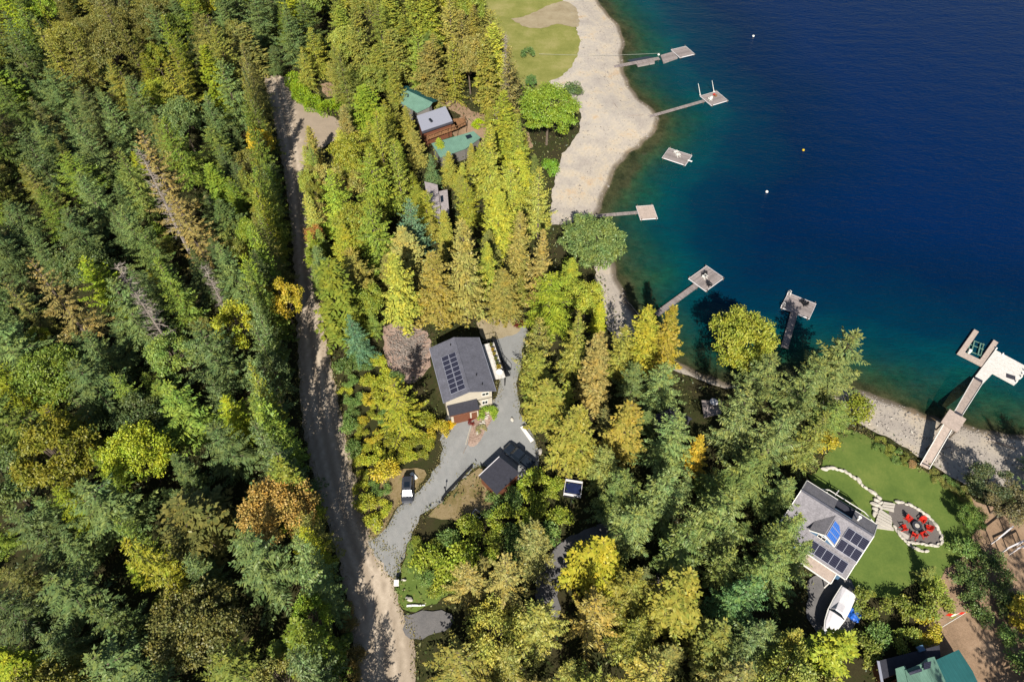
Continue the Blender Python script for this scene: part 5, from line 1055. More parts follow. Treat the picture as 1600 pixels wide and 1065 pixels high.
# -------- what must stay open in the picture (no crown in front) and where nothing is rooted
VIS = [[(625, 738), (655, 738), (655, 790), (640, 800), (615, 830), (600, 850), (605, 800), (622, 785)], [(640, 850), (680, 880), (690, 940), (640, 950), (622, 930)], [(560, 640), (600, 640), (640, 700), (620, 760), (580, 790)], [(700, 690), (800, 690), (850, 720), (850, 760), (800, 775), (720, 775)], [(1500, 790), (1620, 790), (1620, 900), (1560, 880)], [(424, 128), (452, 126), (480, 160), (524, 182), (530, 205), (500, 222), (470, 232), (462, 262), (450, 240), (436, 190)],
  [(468, 478), (500, 478), (504, 485), (520, 560), (534, 630), (548, 700), (560, 760), (575, 838), (590, 846), (628, 800), (660, 765), (688, 725), (696, 665), (672, 600), (668, 545), (690, 528), (745, 514), (796, 505), (800, 520), (790, 560), (792, 620), (806, 660), (822, 690), (838, 720), (830, 745), (800, 765), (765, 760), (720, 768), (690, 790), (650, 830), (628, 880), (625, 930), (665, 945), (672, 975), (650, 1065), (572, 1065), (560, 1040), (545, 985), (525, 900), (495, 800), (478, 700), (472, 600), (466, 480)],
  [(605, 510), (640, 503), (665, 535), (655, 570), (625, 580), (605, 560)],
  [(940, -60), (905, -60), (765, -60), (770, 30), (800, 60), (812, 120), (838, 130), (905, 130), (910, 230), (880, 250), (870, 345), (905, 342), (965, 352), (985, 380), (975, 440), (985, 475), (1020, 490), (1065, 470), (1082, 545), (1112, 595), (1122, 560), (1132, 500), (1180, 482), (1225, 500), (1248, 540), (1270, 545), (1330, 505), (1360, 560), (1345, 640), (1325, 662), (1298, 680), (1290, 722), (1268, 738), (1240, 785), (1285, 830), (1275, 880), (1260, 930), (1290, 975), (1345, 945), (1330, 905), (1370, 890), (1420, 885), (1470, 905), (1462, 960), (1500, 985), (1540, 1065), (1570, 1120), (1700, 1120), (1700, -60)],
  [(648, 166), (700, 158), (730, 182), (728, 200), (670, 214), (648, 208)], [(624, 134), (668, 152), (668, 170), (640, 160)], [(700, 228), (745, 203), (754, 214), (712, 232)],
  [(660, 284), (688, 284), (702, 298), (698, 318), (672, 322)], [(455, 128), (478, 128), (500, 150), (528, 158), (530, 180), (500, 185), (466, 170)],
  [(884, 745), (908, 748), (910, 782), (880, 775)], [(842, 935), (848, 888), (872, 858), (910, 838), (915, 850), (885, 885), (866, 935)],
  [(1050, 620), (1085, 600), (1130, 622), (1128, 646), (1085, 652)], [(1370, 1030), (1470, 1005), (1540, 1065), (1370, 1065)], [(945, 470), (985, 460), (1010, 492), (985, 530), (945, 520)],
  [(1280, 920), (1335, 920), (1345, 960), (1300, 1010), (1280, 1000)]]
EXB = [[(530, 560), (600, 570), (690, 660), (690, 720), (640, 800), (590, 845), (560, 780)], [(1270, 1010), (1350, 1010), (1350, 1200), (1290, 1200)], [(690, 790), (800, 770), (880, 745), (885, 800), (870, 850), (820, 880), (700, 900), (640, 940), (630, 860)], [(1340, 925), (1440, 905), (1470, 950), (1440, 1020), (1345, 1040)], ROADL+ROADR, DRIVE, [(588, 516), (668, 520), (674, 560), (640, 600), (600, 560)], [(660, 560), (745, 520), (800, 500), (800, 640), (690, 660)],
  BEACH_A, BEACH_B, [(755, -60), (758, 20), (800, 110), (860, 150), (915, 170), (912, 90), (900, -60)], [(455, 150), (520, 182), (534, 215), (492, 262), (470, 270)],
  [(1230, 800), (1262, 742), (1285, 725), (1312, 680), (1372, 690), (1450, 738), (1515, 780), (1532, 810), (1512, 890), (1440, 905), (1340, 930), (1340, 1000), (1290, 1020), (1250, 960), (1280, 890)],
  [(1515, 775), (1700, 800), (1700, 1200), (1400, 1200), (1360, 1110), (1370, 1040), (1440, 1010), (1440, 950)], [(630, 960), (690, 950), (708, 956), (706, 982), (640, 1006)],
  [(832, 975), (828, 930), (862, 850), (945, 816), (975, 830), (920, 860), (876, 985)], [(625, 165), (660, 170), (750, 205), (770, 215), (745, 240), (670, 245), (630, 195)], [(665, 310), (705, 310), (705, 350), (665, 350)], [(740, 740), (790, 715), (850, 700), (850, 760), (790, 790)], [(1020, 650), (1130, 640), (1130, 675), (1050, 690)]]
GW, GH = 440, 320                                    # raster at 5 px, origin (-200,-200)
uu, vv = np.meshgrid(np.arange(GW)*5-200+2.5, np.arange(GH)*5-200+2.5)
def raster(polys):
    m = np.zeros(uu.shape, bool)
    for p in polys: m |= inside(p, uu, vv)
    return m
VM = raster(VIS); EM = raster(EXB)
def look(m, u, v, out=False):
    i = int((u+200)/5); j = int((v+200)/5)
    return bool(m[j, i]) if 0 <= i < GW and 0 <= j < GH else out
def crown_hits(x, y, h, Rr, slim=.62, t0=.2, broad=False):
    hit = 0; k = 0
    for t in np.linspace(t0, 1, 8):
        u, v, d = proj(x, y, t*h)
        r = (Rr*math.sin(math.pi*min(1, .2+.8*(t-t0)/(1-t0))) if broad else Rr*(1-t))*F/d*slim
        for du, dv in ((0, 0), (-r, 0), (r, 0), (0, r*.7)):
            k += 1
            uu_, vv_ = u+du, v+dv
            if -5 < uu_ < 1605 and -5 < vv_ < 1070 and look(VM, uu_, vv_): hit += 1
    return hit
TREES = []                                            # x,y,R
def far_enough(x, y, Rr, k):
    return all((x-a)**2+(y-b)**2 > (k*(Rr+c))**2 for a, b, c in TREES)
# palettes: photographed colour, brown share
PAL_L = [((84, 110, 88), .1, .34), ((74, 100, 66), .1, .16), ((100, 118, 52), .2, .2), ((138, 142, 44), .3, .1), ((118, 112, 62), .6, .14), ((96, 118, 100), .05, .06)]
PAL_M = [((154, 152, 58), .35, .35), ((136, 144, 52), .25, .25), ((158, 148, 74), .8, .2), ((112, 126, 60), .2, .15), ((86, 116, 84), .1, .05)]
PAL_R = [((126, 134, 70), .2, .3), ((106, 122, 66), .15, .25), ((98, 122, 82), .1, .2), ((150, 144, 56), .5, .15), ((140, 132, 76), .7, .1)]
PAL_B = [((164, 152, 76), .7, .4), ((148, 146, 66), .5, .3), ((134, 136, 56), .3, .3)]
PATCH = [(150, 30, 110, (134, 114, 56), .9), (60, 130, 60, (100, 118, 100), .05), (250, 90, 70, (132, 134, 48), .3), (130, 150, 90, (88, 112, 90), .05), (300, 150, 60, (92, 118, 84), .05), (380, 60, 60, (130, 122, 70), .5),
  (60, 270, 60, (116, 112, 56), .5), (50, 470, 70, (136, 118, 64), .9), (180, 230, 50, (100, 116, 64), .2), (390, 300, 50, (116, 126, 50), .3), (340, 490, 50, (150, 156, 44), .3), (230, 470, 40, (150, 150, 50), .5), (230, 590, 60, (104, 124, 56), .2),
  (340, 560, 50, (96, 122, 94), .05), (240, 640, 40, (92, 116, 98), .05), (80, 660, 60, (146, 136, 44), .5), (200, 700, 60, (150, 146, 46), .4), (320, 700, 60, (96, 118, 76), .1), (380, 640, 40, (110, 128, 60), .1), (200, 880, 80, (140, 140, 46), .3),
  (100, 940, 80, (86, 110, 72), .1), (320, 1000, 70, (118, 128, 66), .2), (450, 960, 50, (124, 134, 50), .2), (440, 880, 50, (84, 110, 74), .1), (560, 60, 100, (132, 134, 58), .4), (720, 60, 70, (150, 142, 68), .7), (790, 110, 40, (150, 130, 72), .9),
  (760, 280, 80, (152, 150, 56), .4), (620, 250, 80, (138, 142, 54), .3), (850, 380, 40, (160, 142, 74), .9), (720, 380, 40, (158, 150, 76), .6), (560, 330, 50, (126, 138, 54), .1), (870, 600, 60, (148, 146, 62), .4), (940, 560, 50, (160, 146, 72), .7), (1180, 700, 80, (112, 128, 72), .2),
  (1100, 760, 80, (106, 126, 74), .2), (1200, 850, 90, (110, 126, 66), .3), (930, 870, 60, (160, 150, 50), .3), (900, 960, 80, (160, 148, 70), .7), (1100, 930, 60, (148, 144, 60), .4), (1200, 960, 80, (98, 124, 80), .1), (1420, 940, 60, (134, 138, 56), .3), (1350, 1010, 40, (146, 154, 46), .1)]
def colour(u, v, zone):
    c, b = colour0(u, v, zone); r, g, bl = c
    if r < 1.35*g: r = min(r, 1.1*g)
    bl = min(max(bl, .3*g), .66*g if zone == 'L' else .6*g); r = max(r, .87*g); r = min(r, 1.03*g) if zone in 'LR' and r < 1.35*g else r
    if zone == 'M' and r < 1.35*g: r = min(r, (1.07 if b > .5 else .99)*g)
    if zone == 'L': r, g, bl = r*1.0, g*1.02, bl*.9
    return (r, g, bl), b*(.35 if zone == 'L' else .5)
def colour0(u, v, zone):
    for pu, pv, r, c, b in PATCH:
        if (u-pu)**2+(v-pv)**2 < (r*rng.uniform(.5, 1.05))**2:
            return tuple(np.clip(np.array(c)*rng.uniform(.9, 1.1)+rng.normal(0, 5, 3), 10, 240)), b
    P = {'L': PAL_L, 'M': PAL_M, 'R': PAL_R, 'B': PAL_B}[zone]
    k = rng.choice(len(P), p=np.array([p[2] for p in P])/sum(p[2] for p in P)); c, b, _ = P[k]
    return tuple(np.clip(np.array(c)*rng.uniform(.88, 1.12)+rng.normal(0, 5, 3), 10, 240)), b
def cword(c, b):
    r, g, bl = c
    if b > .33: return 'bronze tinged'
    if bl > .58*g: return 'grey green'
    if r > 1.28*g: return 'orange'
    if r > 128 and g > 128: return 'yellow green'
    return 'mid green'
ZN = {'L': 'in the dense forest left of the gravel road', 'M': 'in the woods between the gravel road and the beach', 'R': 'in the lakeside woods right of the grey driveway', 'B': 'in the woods along the bottom right of the gravel road'}
def zone_of(x, y):
    u, v, _ = proj(x, y, 0)
    if x < np.interp(y, [0, 21, 50, 88, 130, 190, 240], [-18, -22, -30, -43, -50, -56, -60]): return 'L'
    if v < 560: return 'M'
    if u < 800 or v > 1050: return 'B' if v > 850 else 'M'
    return 'R'
# -------- hand placed trees: kind, apex pixel, height, radius, colour, brown, label
HAND = [
 ('maple', 858, 137, 15, 7.2, (116, 138, 42), .1, 'large round green maple standing on the edge of the upper beach'),
 ('willow', 928, 348, 11, 6.4, (102, 120, 66), .1, 'large grey green willow leaning over the water below the square dock with the pale platform'),
 ('maple', 1180, 488, 14, 6.4, (146, 152, 48), .4, 'broad yellow green maple beside the gangway of the grey dock'),
 ('fir', 1338, 515, 19, 5.8, (118, 128, 74), .2, 'tall dark fir leaning out over the lake above the lower beach'),
 ('fir', 1285, 560, 17, 5.2, (112, 126, 72), .2, 'fir tree standing just left of the tallest lakeside fir'),
 ('maple', 415, 770, 15, 5.4, (176, 140, 70), .6, 'large orange autumn maple beside the gravel road'),
 ('maple', 398, 196, 12, 3.2, (196, 168, 44), .1, 'golden yellow maple near the upper bend of the gravel road'),
 ('maple', 432, 440, 13, 3.6, (178, 158, 44), .3, 'yellow maple overhanging the shaded stretch of gravel road'),
 ('maple', 352, 478, 14, 4.2, (160, 162, 40), .3, 'yellow green maple left of the yellow maple by the road'),
 ('open', 218, 205, 26, 6.5, (154, 132, 76), 1., 'huge sparse brown cedar towering over the left forest'),
 ('open', 270, 300, 20, 5.5, (150, 130, 74), 1., 'brown cedar with thin foliage just below the huge sparse brown cedar'),
 ('open', 40, 400, 24, 6, (130, 114, 64), .9, 'wide bronze cedar near the left edge of the photo'),
 ('fir', 638, 312, 16, 3.6, (98, 128, 100), .0, 'slim blue green fir behind the olive firs in the middle woods'),
 ('fir', 545, 492, 12, 3.2, (92, 124, 92), .0, 'small blue green fir beside the sunlit bend of the gravel road'),
 ('open', 612, 592, 15, 5.2, (150, 150, 44), .3, 'sparse yellow green cedar with long boughs left of the small flat garage roof'),
 ('cedar', 722, 345, 24, 4.0, (158, 150, 78), .7, 'tall pale yellow cedar rising from the middle woods'),
 ('cedar', 672, 392, 19, 4.0, (150, 134, 58), .8, 'bronze tipped cedar above the brush clearing'),
 ('cedar', 850, 362, 20, 3.4, (162, 142, 76), .9, 'bronze cedar left of the grey green willow'),
 ('cedar', 808, 330, 20, 3.4, (152, 140, 70), .7, 'slender cedar in front of the upper beach'),
 ('fir', 843, 495, 17, 3.8, (146, 142, 70), .5, 'pale fir at the right side of the driveway nearest the white deck'),
 ('fir', 905, 488, 18, 3.8, (146, 146, 62), .4, 'yellow green fir beside the narrow shingle path to the lake'),
 ('cedar', 938, 520, 20, 3.6, (162, 142, 80), .8, 'tall bronze cedar in the middle of the lakeside row'),
 ('fir', 975, 508, 15, 3.4, (148, 146, 60), .4, 'yellow green fir left of the wooden gangway'),
 ('cedar', 1018, 478, 17, 3.4, (160, 154, 50), .3, 'bright yellow green cedar at the foot of the wooden gangway'),
 ('cedar', 1052, 474, 18, 3.6, (160, 142, 46), .6, 'golden cedar just right of the foot of the wooden gangway'),
 ('cedar', 985, 630, 16, 3.6, (160, 144, 60), .6, 'golden brown cedar left of the shaded patio'),
 ('fir', 1062, 648, 17, 4.4, (120, 138, 80), .1, 'grey green fir in front of the shaded patio'),
 ('cedar', 1098, 680, 12, 2.2, (196, 164, 48), .4, 'small golden cedar beside the grey green fir below the shaded patio'),
 ('fir', 1178, 610, 19, 4.6, (122, 134, 78), .2, 'tall fir with pale boughs below the broad yellow green maple'),
 ('fir', 1240, 640, 18, 4.4, (116, 130, 76), .2, 'fir tree rising left of the upper lawn'),
 ('fir', 1150, 770, 18, 4.8, (116, 130, 70), .2, 'broad fir in the middle of the woods left of the lake house'),
 ('fir', 1230, 860, 14, 4.4, (112, 132, 70), .2, 'fir crowding the left wall of the lake house'),
 ('open', 730, 882, 14, 3.4, (166, 150, 80), .7, 'star shaped pale fir beside the entrance of the shaded side road'),
 ('open', 790, 868, 17, 4.6, (166, 154, 84), .7, 'tall pale gold fir right of the star shaped fir'),
 ('fir', 845, 945, 16, 4.2, (150, 150, 70), .4, 'pale fir standing between the two shaded lanes'),
 ('open', 935, 930, 16, 5.2, (170, 148, 70), .8, 'bronze fir with a leaning bare branch over the shaded lane'),
 ('cedar', 940, 845, 14, 4.4, (168, 160, 46), .3, 'bright yellow cedar beside the paved lane'),
 ('cedar', 1080, 900, 17, 4.4, (150, 146, 60), .4, 'yellow green cedar right of the rusty coloured ground patch'),
 ('fir', 1180, 900, 17, 4.6, (90, 122, 70), .1, 'deep green fir near the bottom of the photo left of the covered boat'),
 ('fir', 1050, 740, 16, 4.6, (118, 134, 78), .1, 'bushy grey green fir left of the lake house woods'),
 ('fir', 1000, 790, 15, 4.4, (120, 134, 76), .1, 'olive fir above the paved lane'),
 ('cedar', 905, 640, 16, 4.2, (150, 146, 60), .5, 'cedar beside the white retaining strip of the driveway'),
 ('maple', 830, 115, 5, 1.8, (84, 116, 60), .1, 'small dark green tree on the meadow behind the beach'),
 ('shrub', 825, 74, 3, 1.9, (88, 112, 60), 0, 'dark green bush alone on the meadow behind the beach'),
 ('shrub', 893, 132, 3.6, 3.2, (86, 104, 60), .1, 'wide dark bush at the edge of the beach right of the round maple'),
 ('shrub', 862, 252, 3, 2.4, (104, 136, 40), 0, 'bright green bush on the upper beach below the round maple'),
 ('shrub', 748, 188, 1.8, 1.6, (150, 166, 24), 0, 'round lime green bush beside the green roofed cabins'),
 ('fir', 840, 548, 14, 4.2, (140, 144, 60), .3, 'fir at the right edge of the driveway just below the pale fir'),
 ('cedar', 858, 598, 13, 3.9, (146, 144, 62), .4, 'cedar right of the driveway beside the small white standing stone'),
 ('fir', 1250, 800, 14, 4.0, (118, 134, 72), .2, 'fir covering the left end of the lake house roof'),
 ('fir', 1262, 845, 12, 2.9, (116, 132, 72), .2, 'fir overlapping the left corner of the lake house roof'),
 ('cedar', 700, 236, 9, 2.3, (150, 148, 62), .4, 'small cedar in front of the lower green roofed cabin'),
 ('cedar', 736, 224, 8, 2., (154, 150, 64), .4, 'small cedar at the right end of the lower green roofed cabin'),
 ('fir', 672, 240, 10, 2.4, (96, 120, 76), .1, 'small dark fir at the left end of the lower green roofed cabin'),
 ('cedar', 694, 328, 10, 2.4, (152, 150, 62), .4, 'small cedar in front of the pinkish grey cabin'),
 ('cedar', 632, 166, 10, 2.3, (146, 142, 62), .4, 'small cedar in front of the upper green roofed cabin'),
 ('cedar', 613, 156, 9, 2.2, (140, 140, 60), .4, 'small cedar at the left end of the upper green roofed cabin'),
 ('cedar', 645, 200, 11, 2.6, (150, 144, 70), .6, 'bronze cedar beside the left end of the silver roofed cabin'),
 ('maple', 515, 870, 9, 0.1, (0, 0, 0), 0, None),
 ('fir', 1450, 770, 1, .1, (0, 0, 0), 0, None),
 ('shrub', 702, 662, 1., .9, (226, 178, 20), 0, 'small golden shrub at the corner of the garage'),
 ('shrub', 737, 655, .9, .7, (112, 36, 28), 0, 'small dark red shrub at the edge of the planted island'),
 ('shrub', 762, 642, 1.6, 1.6, (126, 150, 44), .1, 'leafy green shrub in the planted island below the cream wall'),
 ('shrub', 771, 638, 1.2, .7, (214, 206, 90), 0, 'pale yellow shrub beside the cream wall'),
 ('shrub', 752, 668, .8, .8, (150, 140, 96), .3, 'low grey green shrub in the lower tip of the planted island'),
 ('shrub', 811, 503, 1.2, 1.1, (96, 34, 26), 0, 'dark red shrub at the top end of the driveway'),
 ('maple', 1565, 742, 7, 3.6, (70, 84, 54), .3, 'dark leafy tree between the lower beach and the swing frame'),
 ('maple', 1588, 770, 7, 3.6, (96, 90, 66), .5, 'greyish leafy tree at the right edge beside the lower beach'),
 ('maple', 1530, 800, 4.5, 2.2, (98, 124, 54), .2, 'small green tree on the right edge of the lawn'),
 ('cedar', 1462, 885, 4.5, 1.3, (128, 138, 70), .2, 'young conifer at the bottom right end of the lawn'),
 ('maple', 488, 352, 7, 2.0, (168, 112, 54), .6, 'small rust orange maple at the right edge of the shaded road'),
]
HAND = [q for q in HAND if q[7]]
for kind, u, v, h, Rr, col, br, lab in HAND:
    x, y = up(u, v, h)
    plant(kind, x, y, h, Rr, col, br, lab, 'single shrubs in the photo' if kind == 'shrub' else 'single trees that stand out')
    TREES.append((x, y, Rr))
# the hand placed crowns stay visible: nothing may be planted in front of them
for kind, u, v, h, Rr, col, br, lab in HAND:
    x, y = up(u, v, h)
    if kind in ('maple', 'willow', 'shrub'):
        uc, vc, d = proj(x, y, h*.62); ru = Rr*F/d*.85; rv = max(ru*.9, h*.33*F/d*.8); VM |= ((uu-uc)/ru)**2+((vv-vc)/rv)**2 < 1
    else:
        a_ = proj(x, y, h*.95); b_ = proj(x, y, h*.42); r_ = Rr*.5*F/b_[2]; VM |= inside([(a_[0], a_[1]), (b_[0]+r_, b_[1]), (b_[0]-r_, b_[1])], uu, vv)
# a close row of tall firs along the left edge of the road: they shade it
RP = catmull([up(*q) for q in ROADL[1:]], 6); acc = 0.
for p, q in zip(RP[:-1], RP[1:]):
    L = math.dist(p, q)
    while acc < L:
        f_ = acc/L; nx_, ny_ = (q[1]-p[1])/L, -(q[0]-p[0])/L
        if nx_ > 0: nx_, ny_ = -nx_, -ny_
        o_ = rng.uniform(2.0, 4.) if p[1] < 90 else rng.uniform(1.8, 3.2); x = p[0]+(q[0]-p[0])*f_+nx_*o_; y = p[1]+(q[1]-p[1])*f_+ny_*o_; acc += rng.uniform(2.5, 3.7)
        h = rng.uniform(17, 22.5); Rr = rng.uniform(2.7, 3.5)
        if y < -5 or any((x-a)**2+(y-b)**2 < 4 for a, b, c in TREES): continue
        ua, va, _ = proj(x, y, h)
        if va > 1085: continue
        if any((ua-q_[1])**2+(va-q_[2])**2 < 40**2 for q_ in HAND): h *= .62
        col, b = colour(ua, va+20, 'L'); kind = str(rng.choice(['fir', 'spruce', 'cedar', 'maple'], p=[.5, .2, .15, .15]))
        if kind == 'maple': h *= .75
        nm = {'fir': 'fir', 'spruce': 'spruce', 'cedar': 'cedar', 'maple': 'maple'}[kind]
        plant(kind, x, y, h, Rr, col, b, f'{cword(col, b)} {nm} in the close row shading the left edge of the gravel road', f'{cword(col, b)} {nm}s in the row along the left road edge'); TREES.append((x, y, Rr))
    acc -= L
for v in range(262, 478, 12):
    u = float(np.interp(v, [225, 280, 350, 430, 490], [472, 478, 486, 490, 503]))+rng.uniform(8, 24); x, y = up(u, v); h = rng.uniform(7, 12); Rr = rng.uniform(2., 2.7)
    if any((x-a)**2+(y-b)**2 < 5 for a, b, c in TREES): continue
    ua, va, _ = proj(x, y, h); col, b = colour(ua, va+20, 'M'); kind = str(rng.choice(['fir', 'cedar', 'maple'])); nm = kind
    plant(kind, x, y, h, Rr, col, b, f'{cword(col, b)} {nm} lining the right edge of the shaded upper road', f'{cword(col, b)} {nm}s along the upper right road edge'); TREES.append((x, y, Rr))
for u, v, h in ((572, 1170, 13), (548, 1130, 12)):
    x, y = up(u, v); plant('fir', x, y, h, 3.4, (110, 124, 66), .2, 'fir just below the bottom edge casting its shadow on the road', 'firs below the bottom edge'); TREES.append((x, y, 3.4))
# tall trees outside the frame (bottom right) that shade lawn, beach and lanes
for x, y, h, Rr in ((82, 46, 13, 3.6), (85, 52, 9, 3.2), (69, 13, 33, 4.6), (74, 8, 31, 4.6), (79, 6, 30, 4.4), (54, -3, 24, 4.4), (65, 3, 26, 4)):
    plant('fir', x, y, h, Rr, (96, 116, 66), .2, 'tall fir behind the swing frame at the right edge', 'firs at the right edge'); TREES.append((x, y, Rr))
# dead trees
for u, v, h, s, lab in ((182, 412, 21, 1.1, 'bare grey dead treetop sticking out of the left forest'), (212, 455, 18, 1.2, 'second bare dead tree just below the bare grey treetop'), (318, 415, 15, .7, 'thin purplish dead treetop in the left forest'),
    (790, 55, 22, .45, 'tall bare dead trunk beside the green roofed cabins'), (776, 170, 5, .5, 'short bare trunk left of the tall dead trunk'), (215, 235, 27, 1.0, 'bare silver top poking out of the huge brown cedar'), (1040, 905, 8, .9, 'pale bare dead branches beside the yellow green cedar')):
    x, y = up(u, v, h); tm = snag_mesh(u, h, 2.6*s)
    r = root('dead_tree', lab, 'dead tree', (x, y, 0), rz=rng.uniform(0, 6), group='dead trees'); t = bpy.data.objects.new('trunk', tm); C.objects.link(t); t.parent = r
# -------- fill: dart throwing, big trees first; crowns may not cover what the photo shows open
cnt = 0
for (tries, hs, Rs, k, kinds, zn) in ((9000, (12, 20), (4.2, 6.2), .68, None, 'L'), (6000, (12, 20), (3.7, 5.6), .6, None, 'MRB'), (5000, (9, 14), (2.6, 3.6), .62, None, 'LMRB'), (4000, (5, 9), (1.7, 2.5), .66, None, 'LMRB')):
    for _ in range(tries):
        y = rng.uniform(-15, 235); x = rng.uniform(-165, 125)
        zo = zone_of(x, y)
        if zo not in zn: continue
        u, v, d = proj(x, y, 0)
        if u < -190 or u > 1750 or v > 1330 or v < -120: continue
        if shore_d(np.array([x]), np.array([y]))[0] < 2.5: continue
        if look(EM, u, v): continue
        h = rng.uniform(*hs); Rr = rng.uniform(*Rs)
        ua, va, _ = proj(x, y, h)
        u2, v2, _ = proj(x, y, .3*h)
        if ua < -60 or ua > 1660 or va > 1090 or (v2 < -10): continue
        if v > 1065+25 and zo in 'MRB' and v > 1240: continue
        if not far_enough(x, y, Rr, k): continue
        kp = rng.random()
        if crown_hits(x, y, h, Rr, .7) > 0: continue
        col, b = colour(ua, va+20, zo)
        if zo == 'L': kind = rng.choice(['fir', 'cedar', 'open', 'maple'], p=[.58, .12, .03, .27])
        elif zo == 'M': kind = rng.choice(['fir', 'cedar', 'maple'], p=[.42, .34, .24])
        elif zo == 'B': kind = rng.choice(['fir', 'open', 'maple'], p=[.45, .35, .2])
        else: kind = rng.choice(['fir', 'cedar', 'maple', 'open'], p=[.55, .2, .15, .1])
        kind = str(kind)
        if kind in ('maple', 'open') and crown_hits(x, y, h*.85, Rr, 1., .3, True) > 0: kind = 'fir'
        if kind == 'maple': h *= .82; Rr *= 1.05
        if col[2] > .58*col[1]: kind = 'spruce'
        nm = {'fir': 'fir', 'spruce': 'spruce', 'cedar': 'cedar', 'open': 'hemlock', 'maple': 'maple'}[kind]
        sz = 'tall' if h > 15 else 'small'
        lab = f"{sz} {cword(col, b)} {nm} {ZN[zo]}"
        plant(kind, x, y, h, Rr, col, b, lab, f"{sz} {cword(col, b)} {nm}s {ZN[zo]}"); TREES.append((x, y, Rr)); cnt += 1
print('fill trees', cnt)
# shrubs
SH_POLY = [([(535, 560), (600, 560), (620, 600), (600, 650), (690, 665), (686, 700), (664, 716), (622, 722), (604, 780), (590, 830), (572, 800), (556, 740), (545, 660)], (1.2, 3.2), 'between the gravel road and the house with the charcoal roof', (158, 158, 44), 75),
  ([(712, 822), (745, 798), (800, 782), (860, 750), (875, 765), (880, 805), (860, 855), (820, 872), (760, 882), (705, 892), (668, 895), (664, 875)], (2., 4.2), 'in the thicket below the low dark shed', (140, 150, 44), 55),
  ([(1340, 915), (1400, 935), (1450, 915), (1470, 950), (1440, 1000), (1400, 1015), (1345, 1040), (1320, 1010), (1345, 960)], (2.5, 4.5), 'between the lawn and the green roofed building', (138, 146, 56), 40),
  ([(1500, 850), (1540, 860), (1600, 950), (1640, 1060), (1590, 1060), (1540, 990), (1500, 930)], (2, 4.), 'in the dark thicket right of the flagpole', (84, 104, 52), 30),
  ([(660, 60), (700, 180), (660, 200), (600, 180), (560, 170), (560, 140), (640, 130)], (1.5, 3), 'around the green roofed cabins', (120, 130, 54), 14),
  ([(1285, 700), (1300, 680), (1330, 665), (1350, 650), (1335, 640), (1270, 660), (1260, 720)], (1.5, 3.5), 'at the upper left end of the lawn', (150, 156, 44), 16),
  ([(1375, 688), (1430, 722), (1425, 735), (1370, 705)], (.6, 1.1), 'along the top edge of the lawn', (124, 128, 52), 14), ([(1455, 735), (1520, 770), (1512, 785), (1455, 748)], (.6, 1.2), 'along the shaded beach edge of the lawn', (124, 122, 60), 12),
  ([(640, 845), (680, 850), (720, 900), (700, 935), (650, 905)], (.8, 2.2), 'on the grass beside the road junction', (140, 148, 48), 16), ([(545, 940), (560, 1000), (562, 1060), (555, 1060), (545, 1000)], (1., 2.2), 'along the left edge of the gravel road', (140, 118, 60), 8)]
for poly, (h0, h1), place, base, n in SH_POLY:
    us = [p[0] for p in poly]; vs_ = [p[1] for p in poly]; got = 0; pts = []
    for _ in range(n*30):
        u = rng.uniform(min(us), max(us)); v = rng.uniform(min(vs_), max(vs_))
        if got >= n: break
        if not inside(poly, np.array([u]), np.array([v]))[0]: continue
        x, y = upg(u, v); h = rng.uniform(h0, h1); Rr = h*rng.uniform(.5, .75)+.25
        if any((x-a)**2+(y-b)**2 < (.7*(Rr+c))**2 for a, b, c in pts): continue
        ua_, va_, _d = proj(x, y, h*.8)
        if (ua_-637)**2/26**2+(va_-765)**2/36**2 < 1: continue
        pts.append((x, y, Rr)); got += 1
        q = rng.random(); col = np.array(base)*rng.uniform(.8, 1.1)
        wd_ = 'green'
        if q < .06: col = np.array((180, 160, 44))*rng.uniform(.9, 1.05); wd_ = 'golden'
        elif q < .4: col = np.array((98, 122, 58))*rng.uniform(.9, 1.1); wd_ = 'dark green'
        elif q < .43: col = np.array((158, 122, 84))*rng.uniform(.9, 1.1); wd_ = 'brownish'
        plant('shrub', x, y, h, Rr, tuple(col), .25, f'{wd_} leafy shrub {place}', f'{wd_} shrubs {place}')
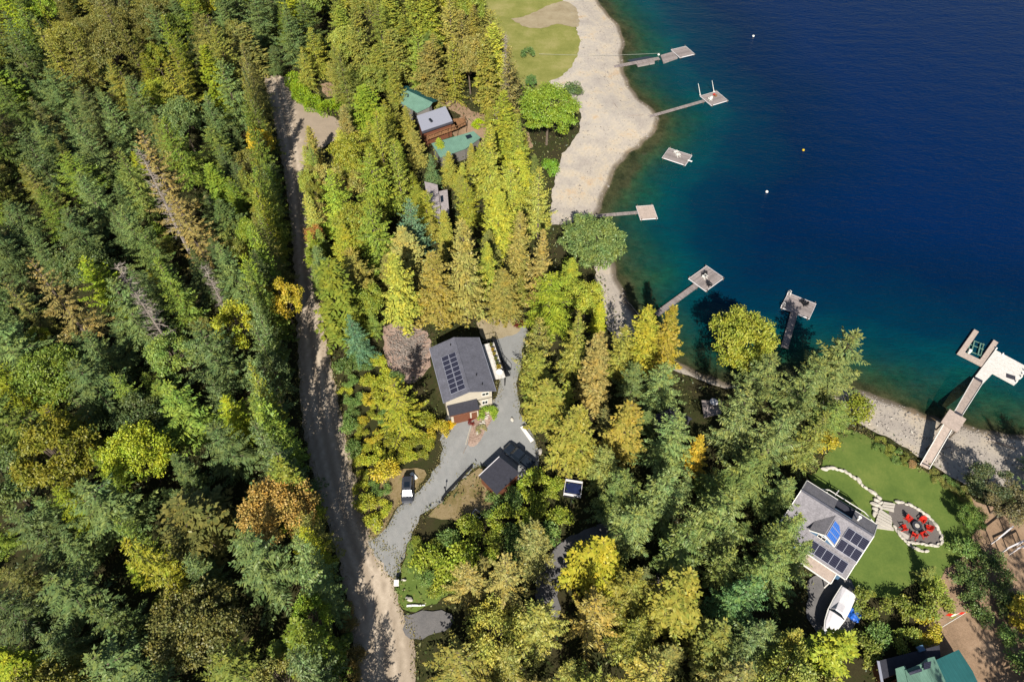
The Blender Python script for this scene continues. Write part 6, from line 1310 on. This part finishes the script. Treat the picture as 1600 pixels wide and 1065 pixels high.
# undergrowth and verge tufts: uncountable
def scatter(name, label, n, test, hmax, size, col, br, patch=None):
    g = np.random.default_rng(len(name)); X = []; 
    x = g.uniform(-165, 130, n*3); y = g.uniform(-5, 235, n*3); ok = test(x, y); x, y = x[ok][:n], y[ok][:n]
    z = land_h(x, y)+g.uniform(0, hmax, len(x))**1.3-.1; m = len(x)
    d = g.normal(0, 1, (m, 3)); d[:, 2] = np.abs(d[:, 2])*.6; d /= np.linalg.norm(d, axis=1, keepdims=True)
    me = leaf_mesh(name, kites(np.stack([x, y, z], 1), d, g.uniform(.5, 1.4, m)*size, g.uniform(.4, 1., m)*size*.6, g.normal(0, .6, (m, 3))+np.array([0, 0, 1.])))
    o = bpy.data.objects.new(name, me); C.objects.link(o); o.color = (*[v*FOL for v in lin(col)], br); tag(o, label, 'undergrowth' if 'under' in name else 'grass', kind='stuff')
def forest_test(x, y):
    z = np.zeros_like(x); u, v, _ = proj(x, y, z); i = np.clip(((u+200)/5).astype(int), 0, GW-1); j = np.clip(((v+200)/5).astype(int), 0, GH-1)
    return (~EM[j, i]) & (shore_d(x, y) > 3) & (u > -150) & (u < 1700) & (v > -60) & (v < 1200)
scatter('undergrowth', 'low ferns and brambles covering the forest floor', 80000, forest_test, 1.3, .5, (58, 74, 32), .6)

EDGES = [catmull([upg(*p) for p in e], 5) for e in (ROADR[2:-6], ROADL[:-1], DRIVE+[DRIVE[0]], [(1262, 742), (1296, 700), (1332, 670), (1372, 690), (1428, 727), (1488, 758), (1530, 808), (1512, 890)])]
def verge():
    g = np.random.default_rng(77); X = []
    for e in EDGES:
        for p, q in zip(e[:-1], e[1:]):
            L = math.dist(p, q); n = int(26*L); f = g.random(n); o = g.normal(0, .42, n); nx_, ny_ = -(q[1]-p[1])/max(L, .01), (q[0]-p[0])/max(L, .01)
            X.append(np.stack([p[0]+(q[0]-p[0])*f+nx_*o, p[1]+(q[1]-p[1])*f+ny_*o], 1))
    X = np.concatenate(X); m = len(X); z = land_h(X[:, 0], X[:, 1])+g.uniform(0, .18, m); d = g.normal(0, 1, (m, 3)); d[:, 2] = np.abs(d[:, 2])*.6; d /= np.linalg.norm(d, axis=1, keepdims=True)
    me = leaf_mesh('verge_grass', kites(np.stack([X[:, 0], X[:, 1], z], 1), d, g.uniform(.1, .36, m), g.uniform(.06, .16, m), g.normal(0, .6, (m, 3))+np.array([0, 0, 1.])))
    o = bpy.data.objects.new('verge_grass', me); C.objects.link(o); o.color = (*[v*.6 for v in lin((150, 140, 90))], .6); tag(o, 'dry grass and leaf litter fringing the gravel edges and lawn', 'grass', kind='stuff')
verge()
